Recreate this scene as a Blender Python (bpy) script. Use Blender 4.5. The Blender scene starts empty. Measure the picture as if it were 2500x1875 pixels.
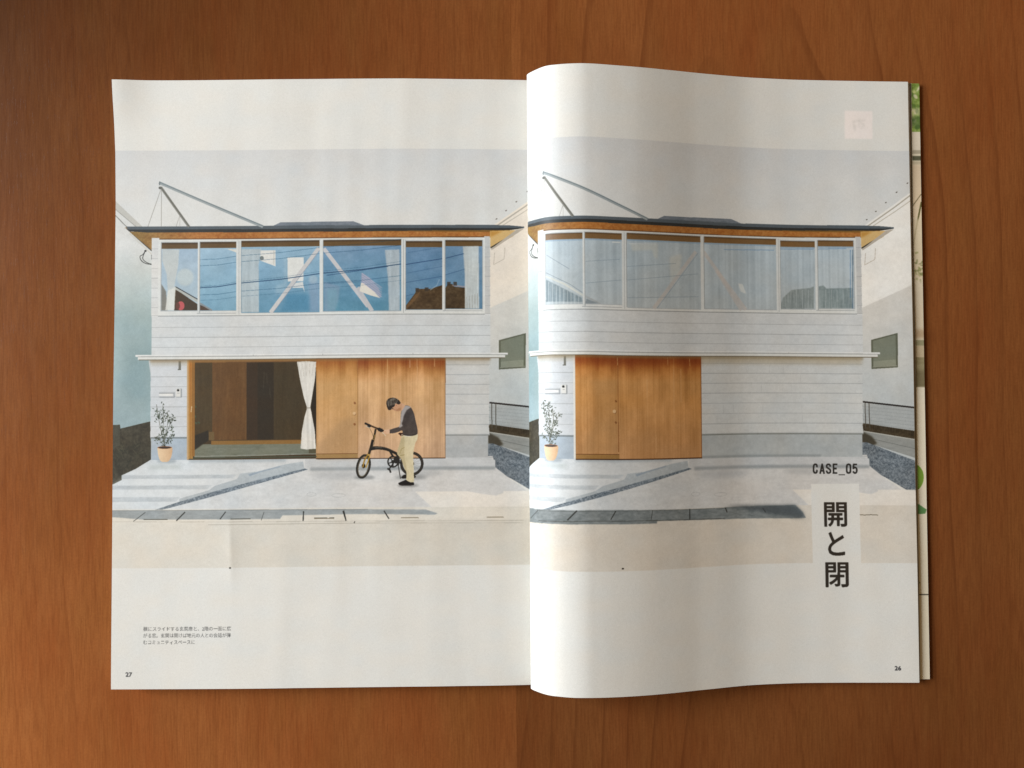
import bpy, math, random
import numpy as np

# ------------------------------------------------------------------ camera, world, lamps, exposure
sc = bpy.context.scene
COL = sc.collection
D, F = 0.4241, 2161.0            # camera height above the table (m), focal length in photo pixels (2500 wide)
cam = bpy.data.cameras.new('camera'); cam.sensor_width = 36.0
cam.lens = 36.0 * F / 2500.0; cam.clip_start = 0.01; cam.clip_end = 50.0
cam_o = bpy.data.objects.new('camera', cam); cam_o.location = (0, 0, D)
COL.objects.link(cam_o); sc.camera = cam_o

w = bpy.data.worlds.new('World'); sc.world = w; w.use_nodes = True
bg = w.node_tree.nodes['Background']
bg.inputs[0].default_value = (1.0, 0.68, 0.36, 1); bg.inputs[1].default_value = 0.18

la = bpy.data.lights.new('window_light', 'AREA'); la.shape = 'RECTANGLE'
la.size = 1.3; la.size_y = 1.5; la.energy = 142; la.color = (0.925, 0.97, 1.0)
lo = bpy.data.objects.new('window_light', la); lo.location = (-2.5, 0.45, 1.38)
from mathutils import Vector
lo.rotation_euler = (Vector((0.0, 0.0, 0.0)) - Vector(lo.location)).to_track_quat('-Z', 'Y').to_euler()
COL.objects.link(lo)

vs = sc.view_settings
vs.view_transform = 'Standard'; vs.look = 'None'; vs.exposure = 0.0; vs.gamma = 1.0; vs.use_curve_mapping = False

# ------------------------------------------------------------------ small helpers
def catmull(P, n=24):
    P = np.asarray(P, float)
    P = np.vstack([2 * P[0] - P[1], P, 2 * P[-1] - P[-2]]); out = []
    for i in range(1, len(P) - 2):
        t = np.linspace(0, 1, n, endpoint=False)[:, None]
        a, b, c, d = P[i - 1:i + 3]
        dd = lambda p, q: max(np.linalg.norm(p - q), 1e-9) ** .5
        t1 = dd(a, b); t2 = t1 + dd(b, c); t3 = t2 + dd(c, d); T = t1 + t * (t2 - t1)
        A1 = (t1 - T) / t1 * a + T / t1 * b
        A2 = (t2 - T) / (t2 - t1) * b + (T - t1) / (t2 - t1) * c
        A3 = (t3 - T) / (t3 - t2) * c + (T - t2) / (t3 - t2) * d
        B1 = (t2 - T) / t2 * A1 + T / t2 * A2
        B2 = (t3 - T) / (t3 - t1) * A2 + (T - t1) / (t3 - t1) * A3
        out.append((t2 - T) / (t2 - t1) * B1 + (T - t1) / (t2 - t1) * B2)
    return np.vstack(out + [P[-2][None]])

_rng = np.random.RandomState(7)
_G = _rng.rand(8, 256, 256)
def vn(x, y, cx, cy, k=0):
    """smooth value noise in 0..1 at points x, y with cell size cx, cy"""
    x = np.asarray(x, float) / cx + 37.3 * k; y = np.asarray(y, float) / cy + 11.7 * k
    xi = np.floor(x).astype(int); yi = np.floor(y).astype(int)
    fx = x - xi; fy = y - yi
    fx = fx * fx * (3 - 2 * fx); fy = fy * fy * (3 - 2 * fy)
    g = _G[k % 8]; x0 = xi % 256; x1 = (xi + 1) % 256; y0 = yi % 256; y1 = (yi + 1) % 256
    return (g[y0, x0] * (1 - fx) + g[y0, x1] * fx) * (1 - fy) + (g[y1, x0] * (1 - fx) + g[y1, x1] * fx) * fy

def unproject(px, py, z):
    """photo pixel (2500 x 1875) + known height above the table -> metres"""
    k = (D - z) / F
    return (px - 1250.0) * k, (937.5 - py) * k, z

# ------------------------------------------------------------------ profile of the two open pages
# curled page: pixel of its top edge, of its bottom edge, height in mm (from how tall the 285 mm page shows there)
RP = np.array([
    (1362, 200.4, 1366, 1664.6, 3.5), (1330, 197.4, 1339, 1667.6, 5.2), (1300, 192.0, 1309, 1673.0, 8.2),
    (1286, 184.0, 1296, 1680.0, 12.4), (1309, 170.0, 1319, 1691.2, 18.8), (1333, 161.0, 1343.6, 1698.0, 22.8),
    (1357, 157.6, 1368, 1701.0, 24.9), (1388, 155.3, 1399, 1703.6, 26.25), (1419, 154.5, 1430.5, 1704.0, 26.7),
    (1451, 155.6, 1463, 1703.7, 26.2), (1498, 159.2, 1511, 1702.0, 24.9), (1589, 166.8, 1603, 1696.0, 21.3),
    (1702, 178.0, 1718, 1684.5, 15.2), (1815, 188.0, 1833, 1673.2, 9.7), (1928, 194.0, 1948, 1668.0, 6.5),
    (2041, 196.7, 2064, 1666.8, 4.6), (2217, 199.3, 2244, 1666.4, 3.4)])
_k = np.array([1, 1, 1, 1, 5.0])
RQ = catmull(RP * _k, 40) / _k
LP = np.array([
    (276, 196.3, 271, 1683.0, 10.2), (400, 196.0, 397, 1682.6, 9.8), (565, 195.0, 565, 1681.5, 9.8),
    (791, 192.8, 791, 1678.8, 9.7), (961, 191.6, 961, 1677.0, 9.5), (1074, 192.2, 1074, 1675.6, 9.0),
    (1244, 194.5, 1246, 1673.0, 7.7), (1300, 196.0, 1302, 1671.5, 6.6), (1368, 199.0, 1370, 1668.0, 3.8)])
LQ = catmull(LP * _k, 40) / _k

def arc(Q):
    px = (Q[:, 0] + Q[:, 2]) / 2; z = Q[:, 4]
    X = (px - 1250) * (D * 1000 - z) / F
    return np.concatenate([[0], np.cumsum(np.hypot(np.diff(X), np.diff(z)))])
MM = 414.3 / F                     # mm per print unit (one print unit = one photo pixel on the flat page)
PT, PH = 195.5, 1486.5             # print units: top of the page and its height
RS = arc(RQ); RC = 1325.0 - (RS[-1] - RS) / MM          # print x along the curled page
LS = arc(LQ); LC = 277.0 + LS / MM                       # print x along the flat page
ISIL = int(np.argmin(RQ[:, 0]))

def r2c(px, py):
    """photo pixel on the curled page -> print coordinates"""
    v = 0.5
    for _ in range(3):
        p = RQ[ISIL:, 0] + v * (RQ[ISIL:, 2] - RQ[ISIL:, 0])
        yt = np.interp(px, p, RQ[ISIL:, 1]); yb = np.interp(px, p, RQ[ISIL:, 3])
        v = (py - yt) / (yb - yt)
    return float(np.interp(px, p, RC[ISIL:])), float(PT + v * PH)

# ------------------------------------------------------------------ the print: drawn by code into an in-memory picture
S = 1.5                            # texels per print unit
class Canvas:
    def __init__(s, x0, wd, y0, ht, base):
        s.x0, s.y0, s.W, s.H = x0, y0, int(wd * S), int(ht * S)
        s.a = np.empty((s.H, s.W, 3), np.float32); s.a[:] = np.array(base, np.float32)
    def _paint(s, m, r0, r1, c0, c1, col, alpha):
        if callable(col):
            yy, xx = np.mgrid[r0:r1, c0:c1]
            c = col(xx / S + s.x0, yy / S + s.y0)
        else:
            c = np.array(col, np.float32)
        k = (m * alpha)[..., None].astype(np.float32)
        v = s.a[r0:r1, c0:c1]; v[:] = v * (1 - k) + c * k
    def poly(s, pts, col, alpha=1.0, soft=0):
        P = (np.asarray(pts, float) - (s.x0, s.y0)) * S
        pad = int(soft * S * 2) + 1
        c0 = max(0, int(P[:, 0].min()) - pad); c1 = min(s.W, int(P[:, 0].max()) + 2 + pad)
        r0 = max(0, int(P[:, 1].min()) - pad); r1 = min(s.H, int(P[:, 1].max()) + 2 + pad)
        if c1 <= c0 or r1 <= r0: return
        m = np.zeros((r1 - r0, c1 - c0), bool)
        ys = np.arange(r0, r1) + .5; xs = np.arange(c0, c1) + .5
        n = len(P)
        for i in range(n):
            (xa, ya), (xb, yb) = P[i], P[(i + 1) % n]
            if ya == yb: continue
            if ya > yb: xa, ya, xb, yb = xb, yb, xa, ya
            i0, i1 = np.searchsorted(ys, ya), np.searchsorted(ys, yb)
            if i1 <= i0: continue
            xc = xa + (ys[i0:i1] - ya) * (xb - xa) / (yb - ya)
            m[i0:i1] ^= xs[None, :] >= xc[:, None]
        m = m.astype(np.float32)
        if soft:
            k = max(1, int(soft * S))
            for ax in (0, 1):
                for _ in range(2):
                    q = np.cumsum(np.pad(m, [(k, k) if a == ax else (0, 0) for a in (0, 1)], mode='edge'), axis=ax)
                    q = np.insert(q, 0, 0, axis=ax)
                    n_ = m.shape[ax]
                    hi = np.take(q, np.arange(n_) + 2 * k + 1, axis=ax); lo_ = np.take(q, np.arange(n_), axis=ax)
                    m = (hi - lo_) / (2 * k + 1)
        s._paint(m, r0, r1, c0, c1, col, alpha)
    def rect(s, x0, y0, x1, y1, col, alpha=1.0, soft=0):
        s.poly([(x0, y0), (x1, y0), (x1, y1), (x0, y1)], col, alpha, soft)
    def line(s, pts, wd, col, alpha=1.0, soft=0):
        pts = np.asarray(pts, float)
        for a, b in zip(pts[:-1], pts[1:]):
            d = b - a; L = np.hypot(*d)
            if L == 0: continue
            d = d / L; n = np.array([-d[1], d[0]]) * wd / 2; e = d * min(wd * .3, 1.5)
            s.poly([a - e + n, b + e + n, b + e - n, a - e - n], col, alpha, soft)
    def ell(s, cx, cy, rx, ry, col, rot=0, alpha=1.0, soft=0, n=40):
        t = np.linspace(0, 2 * np.pi, n, endpoint=False); c, q = math.cos(rot), math.sin(rot)
        ex, ey = rx * np.cos(t), ry * np.sin(t)
        s.poly(np.c_[cx + ex * c - ey * q, cy + ex * q + ey * c], col, alpha, soft)
    def ring(s, cx, cy, rx, ry, th, col, rot=0, alpha=1.0, n=48):
        t = np.linspace(0, 2 * np.pi, n + 1); c, q = math.cos(rot), math.sin(rot)
        def e(a, b): return np.c_[cx + a * np.cos(t) * c - b * np.sin(t) * q, cy + a * np.cos(t) * q + b * np.sin(t) * c]
        s.poly(np.vstack([e(rx, ry), e(rx - th, ry - th)[::-1]]), col, alpha)
    def tris(s, V, T, col, alpha=1.0):
        for t in T: s.poly(V[list(t)], col, alpha)

def gv(y0, c0, y1, c1):
    c0 = np.array(c0, np.float32); c1 = np.array(c1, np.float32)
    def f(x, y):
        t = np.clip((y - y0) / (y1 - y0), 0, 1)[..., None]
        return c0 * (1 - t) + c1 * t
    return f
def gh(x0, c0, x1, c1):
    c0 = np.array(c0, np.float32); c1 = np.array(c1, np.float32)
    def f(x, y):
        t = np.clip((x - x0) / (x1 - x0), 0, 1)[..., None]
        return c0 * (1 - t) + c1 * t
    return f
def noisy(col, amp, cx, cy, k=1):
    def f(x, y):
        c = col(x, y) if callable(col) else np.array(col, np.float32)
        n = (vn(x, y, cx, cy, k) - .5) * 1.8 + (vn(x, y, cx * .37, cy * .37, k + 1) - .5) * 1.9 + (vn(x, y, 6, 4.5, k + 2) - .5) * .8
        return np.clip(c + (n * amp)[..., None], 0, 255)
    return f

# transcription frames: a zoomed view of the photograph (origin, scale) -> print units
def frame(x, y, k, right=False):
    def f(*pts):
        if len(pts) == 1 and isinstance(pts[0], list): pts = pts[0]
        o = [(x + a / k, y + b / k) for a, b in pts]
        return [r2c(*q) for q in o] if right else o
    return f
A = frame(250, 380, 3.386); B = frame(800, 380, 3.949); C = frame(250, 830, 3.949); E_ = frame(750, 850, 3.949)
G = frame(900, 940, 6.145); Hh = frame(240, 1200, 3.318); St = frame(270, 1100, 5.144)
RA = frame(1270, 400, 3.949, True); RB = frame(1750, 400, 3.949, True); RCf = frame(1270, 830, 3.949, True)
RD = frame(1750, 830, 3.949, True); RE = frame(1920, 1100, 4.365, True); RK = frame(1270, 1200, 4.424, True)
def smooth(pts, n=6):
    p = list(pts); return catmull(p + [p[0]], n)

def text_mesh(body, offset=0.0):
    cu = bpy.data.curves.new('tmp_text', 'FONT'); cu.body = body; cu.offset = offset; cu.resolution_u = 3
    o = bpy.data.objects.new('tmp_text', cu); COL.objects.link(o)
    dg = bpy.context.evaluated_depsgraph_get(); e = o.evaluated_get(dg); m = e.to_mesh()
    V = np.array([v.co[:2] for v in m.vertices]); m.calc_loop_triangles()
    T = [tuple(t.vertices) for t in m.loop_triangles]
    e.to_mesh_clear(); bpy.data.objects.remove(o); bpy.data.curves.remove(cu)
    return V, T
def put_text(cv, body, x0, y0, x1, y1, col, offset=0.0, alpha=1.0):
    """fit the glyphs of body into the box x0..x1, y0 (top)..y1 (bottom)"""
    V, T = text_mesh(body)
    lo, hi = V.min(0), V.max(0)
    x0 += offset; x1 -= offset; y0 += offset; y1 -= offset
    V = np.c_[x0 + (V[:, 0] - lo[0]) / (hi[0] - lo[0]) * (x1 - x0), y1 - (V[:, 1] - lo[1]) / (hi[1] - lo[1]) * (y1 - y0)]
    cv.tris(V, T, col, alpha)
    if offset:                      # bolder: the same glyph pressed again all round
        for a in range(8):
            cv.tris(V + offset * np.array([math.cos(a * math.pi / 4), math.sin(a * math.pi / 4)]), T, col, alpha)

PAPER = (230, 229, 224)
rnd = random.Random(4)

def boards(cv, xl, xr, ys, col, jag=0, slope=0.0):
    """lap siding: one polygon per board, a fine dark line under each"""
    for i, (ya, yb) in enumerate(zip(ys[:-1], ys[1:])):
        d = rnd.uniform(-1.5, 1.5)
        c = tuple(q + d for q in col)
        cv.poly([(xl + jag * .9, ya), (xr - jag * .9, ya), (xr, yb), (xl, yb)], noisy(c, 1.6, 30, 6, i % 6))
        cv.rect(xl, yb - 1.5, xr, yb, (176, 179, 180), .68)
        cv.rect(xl, yb, xr, yb + 2.2, (238, 239, 239), .35)

def sky_amt(y):                     # open sky and bare road carry less texture than walls and concrete
    return np.where(y < 545, .25, np.where(y > 1290, .5, 1.0))

def draw_photo(cv, closed):
    L = not closed
    x0, x1 = cv.x0 - 5, cv.x0 + cv.W / S + 5
    YT, YB = 367, 1386
    # sky
    cv.rect(x0, YT, x1, 900, noisy(gv(YT, (220, 221, 221), 560, (227, 228, 226)), 1.0, 60, 60, 2))
    # ---------- neighbour on the left
    cv.poly(A((-400, -60), (105, 385), (330, 590), (420, 800), (420, 1700), (-400, 1700)), noisy(gv(500, (224, 225, 222), 560, (222, 223, 221)), 1, 40, 40))
    cv.poly([(x0, 560), (371, 612), (371, 1100), (x0, 1100)], noisy(gv(600, (225, 226, 224), 800, (166, 186, 187)), 1.6, 30, 30, 3))
    cv.poly([(x0, 770), (371, 770), (371, 1100), (x0, 1100)], noisy(gv(770, (168, 186, 188), 1010, (162, 181, 187)), 1.6, 30, 30, 3), .8, 20)
    cv.rect(300, 840, 371, 980, (136, 160, 164), .5, 22)
    cv.rect(x0, 780, 290, 980, (186, 206, 208), .5, 16)
    cv.poly(A((-400, -60), (105, 385), (325, 583), (268, 583), (105, 452), (-400, 30)), (204, 203, 197))
    cv.line(A((-400, 30), (105, 505), (195, 592)), 2.2, (150, 150, 146))
    cv.line(A((-400, 10), (105, 452), (268, 583)), 1.6, (172, 171, 166))
    cv.line(A((190, 600), (412, 790)), 2.5, (92, 88, 80)); cv.line(A((215, 640), (405, 812)), 3, (214, 212, 204))
    cv.line(smooth(A((350, 785), (330, 815), (306, 830), (318, 865), (360, 890), (412, 896), (375, 886), (330, 850)), 5), 1.5, (70, 72, 72))
    cv.line(A((405, 820), (408, 865)), 2, (70, 72, 72)); cv.ell(*A((352, 785))[0], 3, 2.5, (80, 80, 80))
    # hedge / dark base
    cv.poly(C((-400, 870), (105, 815), (175, 812), (178, 850), (475, 780), (478, 1160), (330, 1240), (195, 1300), (195, 1345), (105, 1390), (-400, 1560)),
            noisy((84, 80, 67), 9, 9, 9, 2))
    cv.poly(C((105, 815), (172, 812), (175, 1010), (105, 1050)), (98, 98, 88), .6)
    for i in range(46):
        a = rnd.uniform(-2.6, -.4); q = C((rnd.uniform(110, 360), rnd.uniform(1020, 1260)))[0]; l = rnd.uniform(8, 26)
        cv.line([q, (q[0] + l * math.cos(a), q[1] + l * math.sin(a) * .8)], 1.4, rnd.choice([(62, 64, 50), (104, 102, 84), (72, 74, 60)]), .7)
    # ---------- neighbour on the right
    WR = (240, 232, 221) if L else (246, 244, 239)
    cv.poly(B((1560, 720), (1630, 670), (1915, 470), (2300, 190), (2300, 2400), (1560, 2400)), noisy(WR, 1.5, 50, 50, 4))
    cv.poly(B((1560, 1490), (1915, 1330), (2300, 1150), (2300, 3000), (1560, 3000)), noisy(gv(720, (225, 222, 216), 1000, (204, 209, 210)), 2, 40, 40, 5), 1, 1)
    cv.line(B((1640, 690), (1915, 500), (2300, 215)), 3, (190, 184, 172)); cv.line(B((1690, 690), (1915, 545), (2300, 280)), 2, (204, 198, 186))
    for q in B((1638, 622), (1731, 541), (1832, 453), (1940, 352), (2050, 262)):
        cv.ell(q[0], q[1], 2.4, 1.1, (100, 92, 82), -.5)
    cv.line(B((1620, 950), (1610, 1065), (1712, 1010), (1720, 900)), 1.6, (206, 198, 186))
    # neighbour window
    cv.poly(E_((1858, -60), (2120, -130), (2118, 207), (1858, 224)), (118, 121, 108)); cv.poly(E_((1876, -50), (2100, -112), (2098, 190), (1876, 205)), (140, 145, 132))
    cv.poly(E_((1876, 150), (2098, 128), (2098, 190), (1876, 205)), (156, 160, 146)); cv.line(E_((1870, 205), (2108, 192)), 2, (160, 162, 150))
    # block wall, railing, gravel
    cv.poly(E_((1755, 560), (2500, 610), (2500, 860), (1755, 770)), noisy((186, 190, 190), 2, 20, 6, 3))
    for k in range(6): cv.line(E_((1760, 590 + k * 32), (2500, 655 + k * 36)), 1, (160, 164, 165), .7)
    cv.poly(E_((1755, 752), (2130, 806), (2500, 858), (2500, 960), (1755, 830)), noisy((92, 82, 66), 7, 5, 5, 2))
    for k in range(30): cv.line(E_((1870 + k * 16, 770 + k * 2.3), (1870 + k * 16, 812 + k * 2.6)), 1, (58, 52, 42), .7)
    cv.poly(E_((1755, 825), (2130, 890), (2500, 950), (2500, 1160), (1755, 930)), noisy((164, 166, 163), 4, 30, 10, 5))
    cv.line(E_((1760, 830), (2130, 888), (2500, 946)), 2.5, (196, 196, 190)); cv.line(E_((1850, 905), (2130, 968), (2500, 1050)), 1.2, (128, 130, 128))
    cv.poly(E_((1750, 830), (1850, 880), (1900, 950), (1780, 1010), (1750, 1000)), (82, 76, 64), .85, 2)
    cv.poly(E_((1752, 940), (1800, 940), (2130, 1065), (2500, 1200), (2500, 1600), (2130, 1372), (1990, 1290), (1815, 1195), (1820, 1100), (1752, 1075)), noisy((128, 136, 143), 24, 2.6, 2.6, 1))
    cv.line(E_((1770, 545), (2122, 582), (2500, 622)), 4, (66, 62, 60))
    for X in (1787, 1826): cv.line(E_((X, 555), (X + 3, 800)), 2, (104, 100, 92))
    # ---------- ground: concrete apron and drive
    cv.poly(C((-400, 1560), (105, 1390), (195, 1345), (195, 1300), (330, 1238), (475, 1150), (2300, 1150)) + [(1205, 1119), (1212, 1147), (1254, 1180), (1300, 1212), (x1, 1236), (x1, 1300), (x0, 1300)],
            noisy(gh(380, (219, 224, 227), 900, (219, 218, 216)), 3.4, 26, 10, 2))
    cv.poly(C((-400, 1560), (105, 1390), (195, 1345), (700, 1180), (1200, 1300), (1000, 1450), (105, 1640), (-400, 1640)), (228, 232, 234), .6, 8)
    for (ya, yb, xe, xs) in ((303, 352, 1600, 150), (432, 485, 1290, -300), (582, 640, 890, -300)):
        cv.poly(St((xs, ya), (xe, ya), (xe - 60, yb), (xs, yb)), noisy((198, 204, 208), 6, 22, 6, 3), .85, .7)
        cv.poly(St((xs, yb), (xe - 60, yb), (xe - 60, yb + 4), (xs, yb + 4)), (226, 229, 230), .6)
    cv.rect(*St((1000, 108))[0], *St((2212, 150))[0], (174, 184, 190), .7, 3)
    cv.rect(*St((500, 180))[0], *St((900, 225))[0], (184, 190, 186), .6, 5)
    # low wall of the ramp + gravel joint
    cv.poly(St((880, 600), (1240, 500), (1330, 440), (1600, 360), (1640, 290), (1850, 270), (2212, 180)) + C((1944, 1180), (1956, 1252)) + St((2212, 300), (1240, 570), (880, 650)),
            noisy((190, 197, 201), 4, 16, 8, 1))
    cv.poly(St((1740, 300), (2050, 225), (2140, 200), (2140, 215), (1900, 275), (1760, 325)), (150, 165, 180), .7, .6)
    cv.poly(C((470, 1648), (760, 1555), (1080, 1462), (1500, 1355), (1960, 1248), (1992, 1258), (1500, 1392), (1000, 1528), (560, 1640)), noisy((134, 144, 153), 30, 3, 2.4, 4))
    # base step under the house, right half
    xr = 1211
    cv.rect(747, 1121, 1205, 1124, (170, 176, 180), .5)
    cv.poly([(747, 1122), (1194, 1122), (xr, 1130), (xr, 1146), (747, 1146)], noisy((208, 210, 211), 3, 30, 8, 2))
    cv.rect(760, 1144, xr, 1152, (158, 164, 167), .8, 2)
    cv.rect(xr, 1126, xr + 2, 1147, (120, 124, 126), .5)
    cv.ell(*E_((330, 1235))[0], 70, 9, (188, 190, 192), 0, .7, 6)
    cv.ell(*E_((1150, 1225))[0], 45, 6, (178, 181, 183), 0, .5, 5)
    for q in E_((50, 1420), (310, 1432)): cv.ring(q[0], q[1], 12 + (q[0] > 800) * 5, 5, 1.2, (186, 188, 188), 0, .7)
    # sunlit corner of the drive
    cv.poly(E_((1048, 1402), (1560, 1402), (1680, 1425), (1830, 1445), (1900, 1418), (1900, 1400), (2600, 1400), (2600, 1600), (1255, 1596)), noisy((238, 233, 225), 1.6, 40, 20, 3), 1, .8)
    # ---------- kerb and gutter
    yk = 1243.5
    if L:
        cv.rect(x0, yk, x1, YB, noisy(gh(300, (229, 225, 216), 1150, (222, 218, 209)), 1.2, 70, 50, 3))
        cv.rect(x0, yk, x1, 1274, (233, 228, 218), .8, 3)
        cv.poly(Hh((-300, 148), (1340, 150), (2190, 156)) + E_((1150, 1575), (1265, 1612), (1240, 1625)) + Hh((2190, 195), (1500, 198), (1480, 226), (380, 224), (118, 202), (-300, 170)), noisy((170, 176, 178), 6, 24, 8, 2), 1, 1)
        cv.line(Hh((-100, 150), (1340, 152), (2190, 158)), 1.5, (134, 140, 142), .8)
        for (a, b, wd) in (((390, 165), (295, 237), 1.3), ((712, 165), (645, 232), 2.8), ((1040, 165), (997, 222), 2.4), ((1350, 170), (1328, 236), 1.2), ((1670, 170), (1667, 243), 3), ((1995, 168), (2013, 245), 3)):
            cv.line(Hh(a, b), wd, (72, 74, 72), .9)
        for (a, b) in ((380, 570), (1083, 1240), (1757, 1860), (1880, 1917)): cv.line(Hh((a, 223), (b, 223)), 1.8, (112, 112, 104))
        cv.line(E_((355, 1585), (378, 1659)), 3, (70, 70, 68)); cv.line(E_((750, 1587), (795, 1659)), 2.6, (70, 70, 68))
        for (a, b) in ((80, 265), (915, 1080), (1740, 1900)): cv.line(E_((a, 1652), (b, 1654)), 2, (150, 140, 124))
        cv.line(Hh((100, 240), (2190, 252)) + [(1280, 1277)], 1.0, (186, 180, 168), .8); cv.line(Hh((900, 268), (2190, 268)) + [(1280, 1283)], .9, (176, 170, 158), .7)
        cv.line(Hh((2085, 255), (2078, 268)), 1.6, (84, 80, 74))
        for q in Hh((1078, 618)): cv.ell(q[0], q[1], 2.6, 1.8, (60, 58, 54))
    else:
        cv.rect(x0, yk, x1, YB, noisy((226, 220, 210), 1.5, 60, 40, 3))
        cv.poly(RK((92, 178), (300, 192), (1000, 198), (1830, 190), (2212, 170)) + RD((760, 1590), (830, 1659)) + RE((210, 716), (60, 722)) + RK((2212, 298), (1480, 318), (1478, 345), (800, 352), (300, 345), (92, 325)), noisy((140, 147, 149), 10, 20, 8, 2), 1, .8)
        cv.poly([(x0, yk + 4), (350, yk), (350, yk + 32), (x0, yk + 26)], (140, 147, 149), 1, 1)
        cv.line(RK((180, 200), (1000, 210), (2212, 180)), 1.3, (112, 116, 116), .8); cv.line(RK((200, 312), (800, 318), (1480, 312), (2212, 290)), 1.6, (96, 98, 96), .8)
        for (a, b, wd) in (((190, 205), (115, 285), 1.3), ((610, 208), (512, 305), 3), ((1032, 212), (980, 300), 2.4), ((1432, 200), (1415, 300), 1.2), ((1832, 190), (1832, 298), 2.8)):
            cv.line(RK(a, b), wd, (74, 76, 74), .9)
        for (a, b) in (((85, 1620), (100, 1659)), ((445, 1620), (470, 1659))): cv.line(RD(a, b), 2.4, (70, 70, 68))
        cv.poly(RD((80, 1600), (760, 1590), (830, 1659)) + RE((195, 716), (100, 720)), (96, 102, 106), .75, 4)
        cv.line(RE((785, 682), (830, 686), (900, 682), (975, 686)), 2, (120, 112, 100), .8)
        for q in RK((1108, 832)): cv.ell(q[0], q[1], 2.8, 2, (70, 64, 56))
    cv.poly([(1190, YB), (1120, 1300), (1170, 1300), (1240, YB)], (226, 219, 208), .25, 8)
    # ---------- the house
    HL, HR = 371, 1199.5
    SID = (217, 220, 221)
    # eaves
    cv.poly(A((185, 590), (470, 690)) + [(1196, 583), (1268, 558), (1282, 556), (300, 556)], (140, 112, 66))
    cv.poly(A((212, 625), (2201, 640)) + B((1580, 748), (1580, 795), (0, 805)) + A((2201, 692), (465, 692), (415, 785)), noisy(gh(320, (154, 128, 84), 480, (182, 128, 78)), 9, 6, 5, 3))
    cv.line(A((470, 688), (2201, 690)) + B((1580, 796)), 2.4, (104, 80, 52), .8)
    cv.poly(B((1575, 740), (1850, 728), (1800, 790), (1580, 912)), (220, 190, 136)); cv.poly(B((1575, 742), (1700, 740), (1582, 800)), (200, 150, 84), .8, 2)
    cv.line(B((1584, 905), (1850, 742)), 5, (205, 200, 188)); cv.line(B((1584, 900), (1835, 745)), 2.6, (62, 58, 50))
    cv.poly(B((1830, 725), (1905, 715), (1590, 925), (1588, 908)), (196, 188, 176))
    cv.poly(A((1410, 588), (1480, 556), (2080, 553), (2180, 590)), noisy((132, 140, 150), 6, 14, 3, 2))
    cv.poly(A((183, 582), (2201, 582)) + B((0, 685), (700, 683), (1600, 680), (1780, 684), (1906, 694), (1908, 708), (1780, 728), (700, 738), (0, 745)) + A((2201, 637), (360, 632), (215, 622)), (106, 114, 120))
    cv.poly(A((195, 607), (2201, 611)) + B((0, 716), (700, 714), (1700, 710), (1905, 706), (1780, 728), (700, 740), (0, 745)) + A((2201, 637), (360, 632), (215, 622)), (70, 72, 72))
    # roof beams and wires
    cv.line(A((470, 222), (1330, 588)), 7, (168, 176, 178)); cv.line(A((470, 216), (1340, 586)), 1.8, (128, 138, 144)); cv.line(A((484, 262), (718, 583)), 6.5, (146, 146, 140))
    cv.line(A((490, 270), (722, 583)), 1.6, (112, 112, 106)); cv.line(A((470, 212), (470, 240)), 2.5, (130, 136, 138)); cv.ell(*A((476, 264))[0], 4.5, 3.5, (120, 120, 116))
    for (a, b, wd) in (((478, 285), (372, 583), 1.3), ((486, 285), (486, 583), 1.3), ((640, 500), (612, 583), .9), ((643, 500), (643, 583), 1.1)):
        cv.line(A(a, b), wd, (158, 156, 150), .9)
    # upper siding
    boards(cv, HL, HR, [770.5, 799.5, 824, 848.2, 872], SID)
    ysu = [580, 607.5, 631.5, 655.5, 679.2, 703.5, 727, 751, 771]
    boards(cv, HL - 1, HL + 18, ysu, (220, 221, 220)); boards(cv, HR - 16, HR, ysu, (206, 207, 206), 1.2)
    # window band
    wx0, wy0, wx1, wy1 = A((462, 692))[0] + B((1526, 1545))[0]
    cv.rect(wx0, wy0, wx1, wy1 + 1, (224, 226, 224))
    cv.rect(wx0, wy1 - 1.2, wx1, wy1 + 1.2, (150, 154, 156), .8)
    panes = [A((490, 718), (795, 1280)), A((815, 715), (1115, 1280)), A((1158, 708), (1803, 1300)), A((1835, 708)) + B((718, 1510)), B((762, 840), (1113, 1500)), B((1143, 830), (1500, 1493))]
    for i, ((ax, ay), (bx, by)) in enumerate(panes):
        cv.rect(ax - 1.6, ay - 1.6, bx + 1.6, by + 1.6, (170, 176, 180), .8)
        if L:
            top = [(150, 178, 202), (150, 184, 208), (142, 180, 206), (112, 150, 186), (98, 134, 172), (104, 140, 176)][i]
            bot = [(168, 190, 202), (112, 164, 192), (92, 146, 178), (84, 140, 170), (84, 128, 164), (84, 126, 160)][i]
            ds = lambda c: tuple(q * .78 + .22 * (sum(c) / 3 + 6) + 14 for q in c)
            cv.rect(ax, ay, bx, by, noisy(gv(ay, ds(top), by, ds(bot)), 5, 40, 26, i))
            cv.rect(ax, ay, bx, ay + 14.5, (118, 98, 68)); cv.rect(ax, ay, bx, ay + 4, (88, 72, 52), .7)
        else:
            def cur(x, y, ax=ax, ay=ay, by=by):
                c = gv(ay, (190, 203, 211), by, (190, 199, 203))(x, y)
                n = (vn(x, y, 4.5, 400, 2) - .5) * 14 + (vn(x, y, 13, 300, 3) - .5) * 12 + (vn(x, y, 40, 30, 4) - .5) * 8
                return np.clip(c + n[..., None], 0, 255)
            cv.rect(ax, ay, bx, by, cur)
            cv.rect(ax, ay, bx, ay + 14.5, (136, 112, 80)); cv.rect(ax, ay, bx, ay + 3, (108, 90, 66), .7)
            cv.rect(ax, ay + 14.5, bx, ay + 18, (140, 168, 194), .6, .8)
    m12, m34, m45 = panes[0], panes[2], panes[3]
    def clip_line(pa, pb, wd, col, al=1.0): cv.line([pa, pb], wd, col, al)
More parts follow.
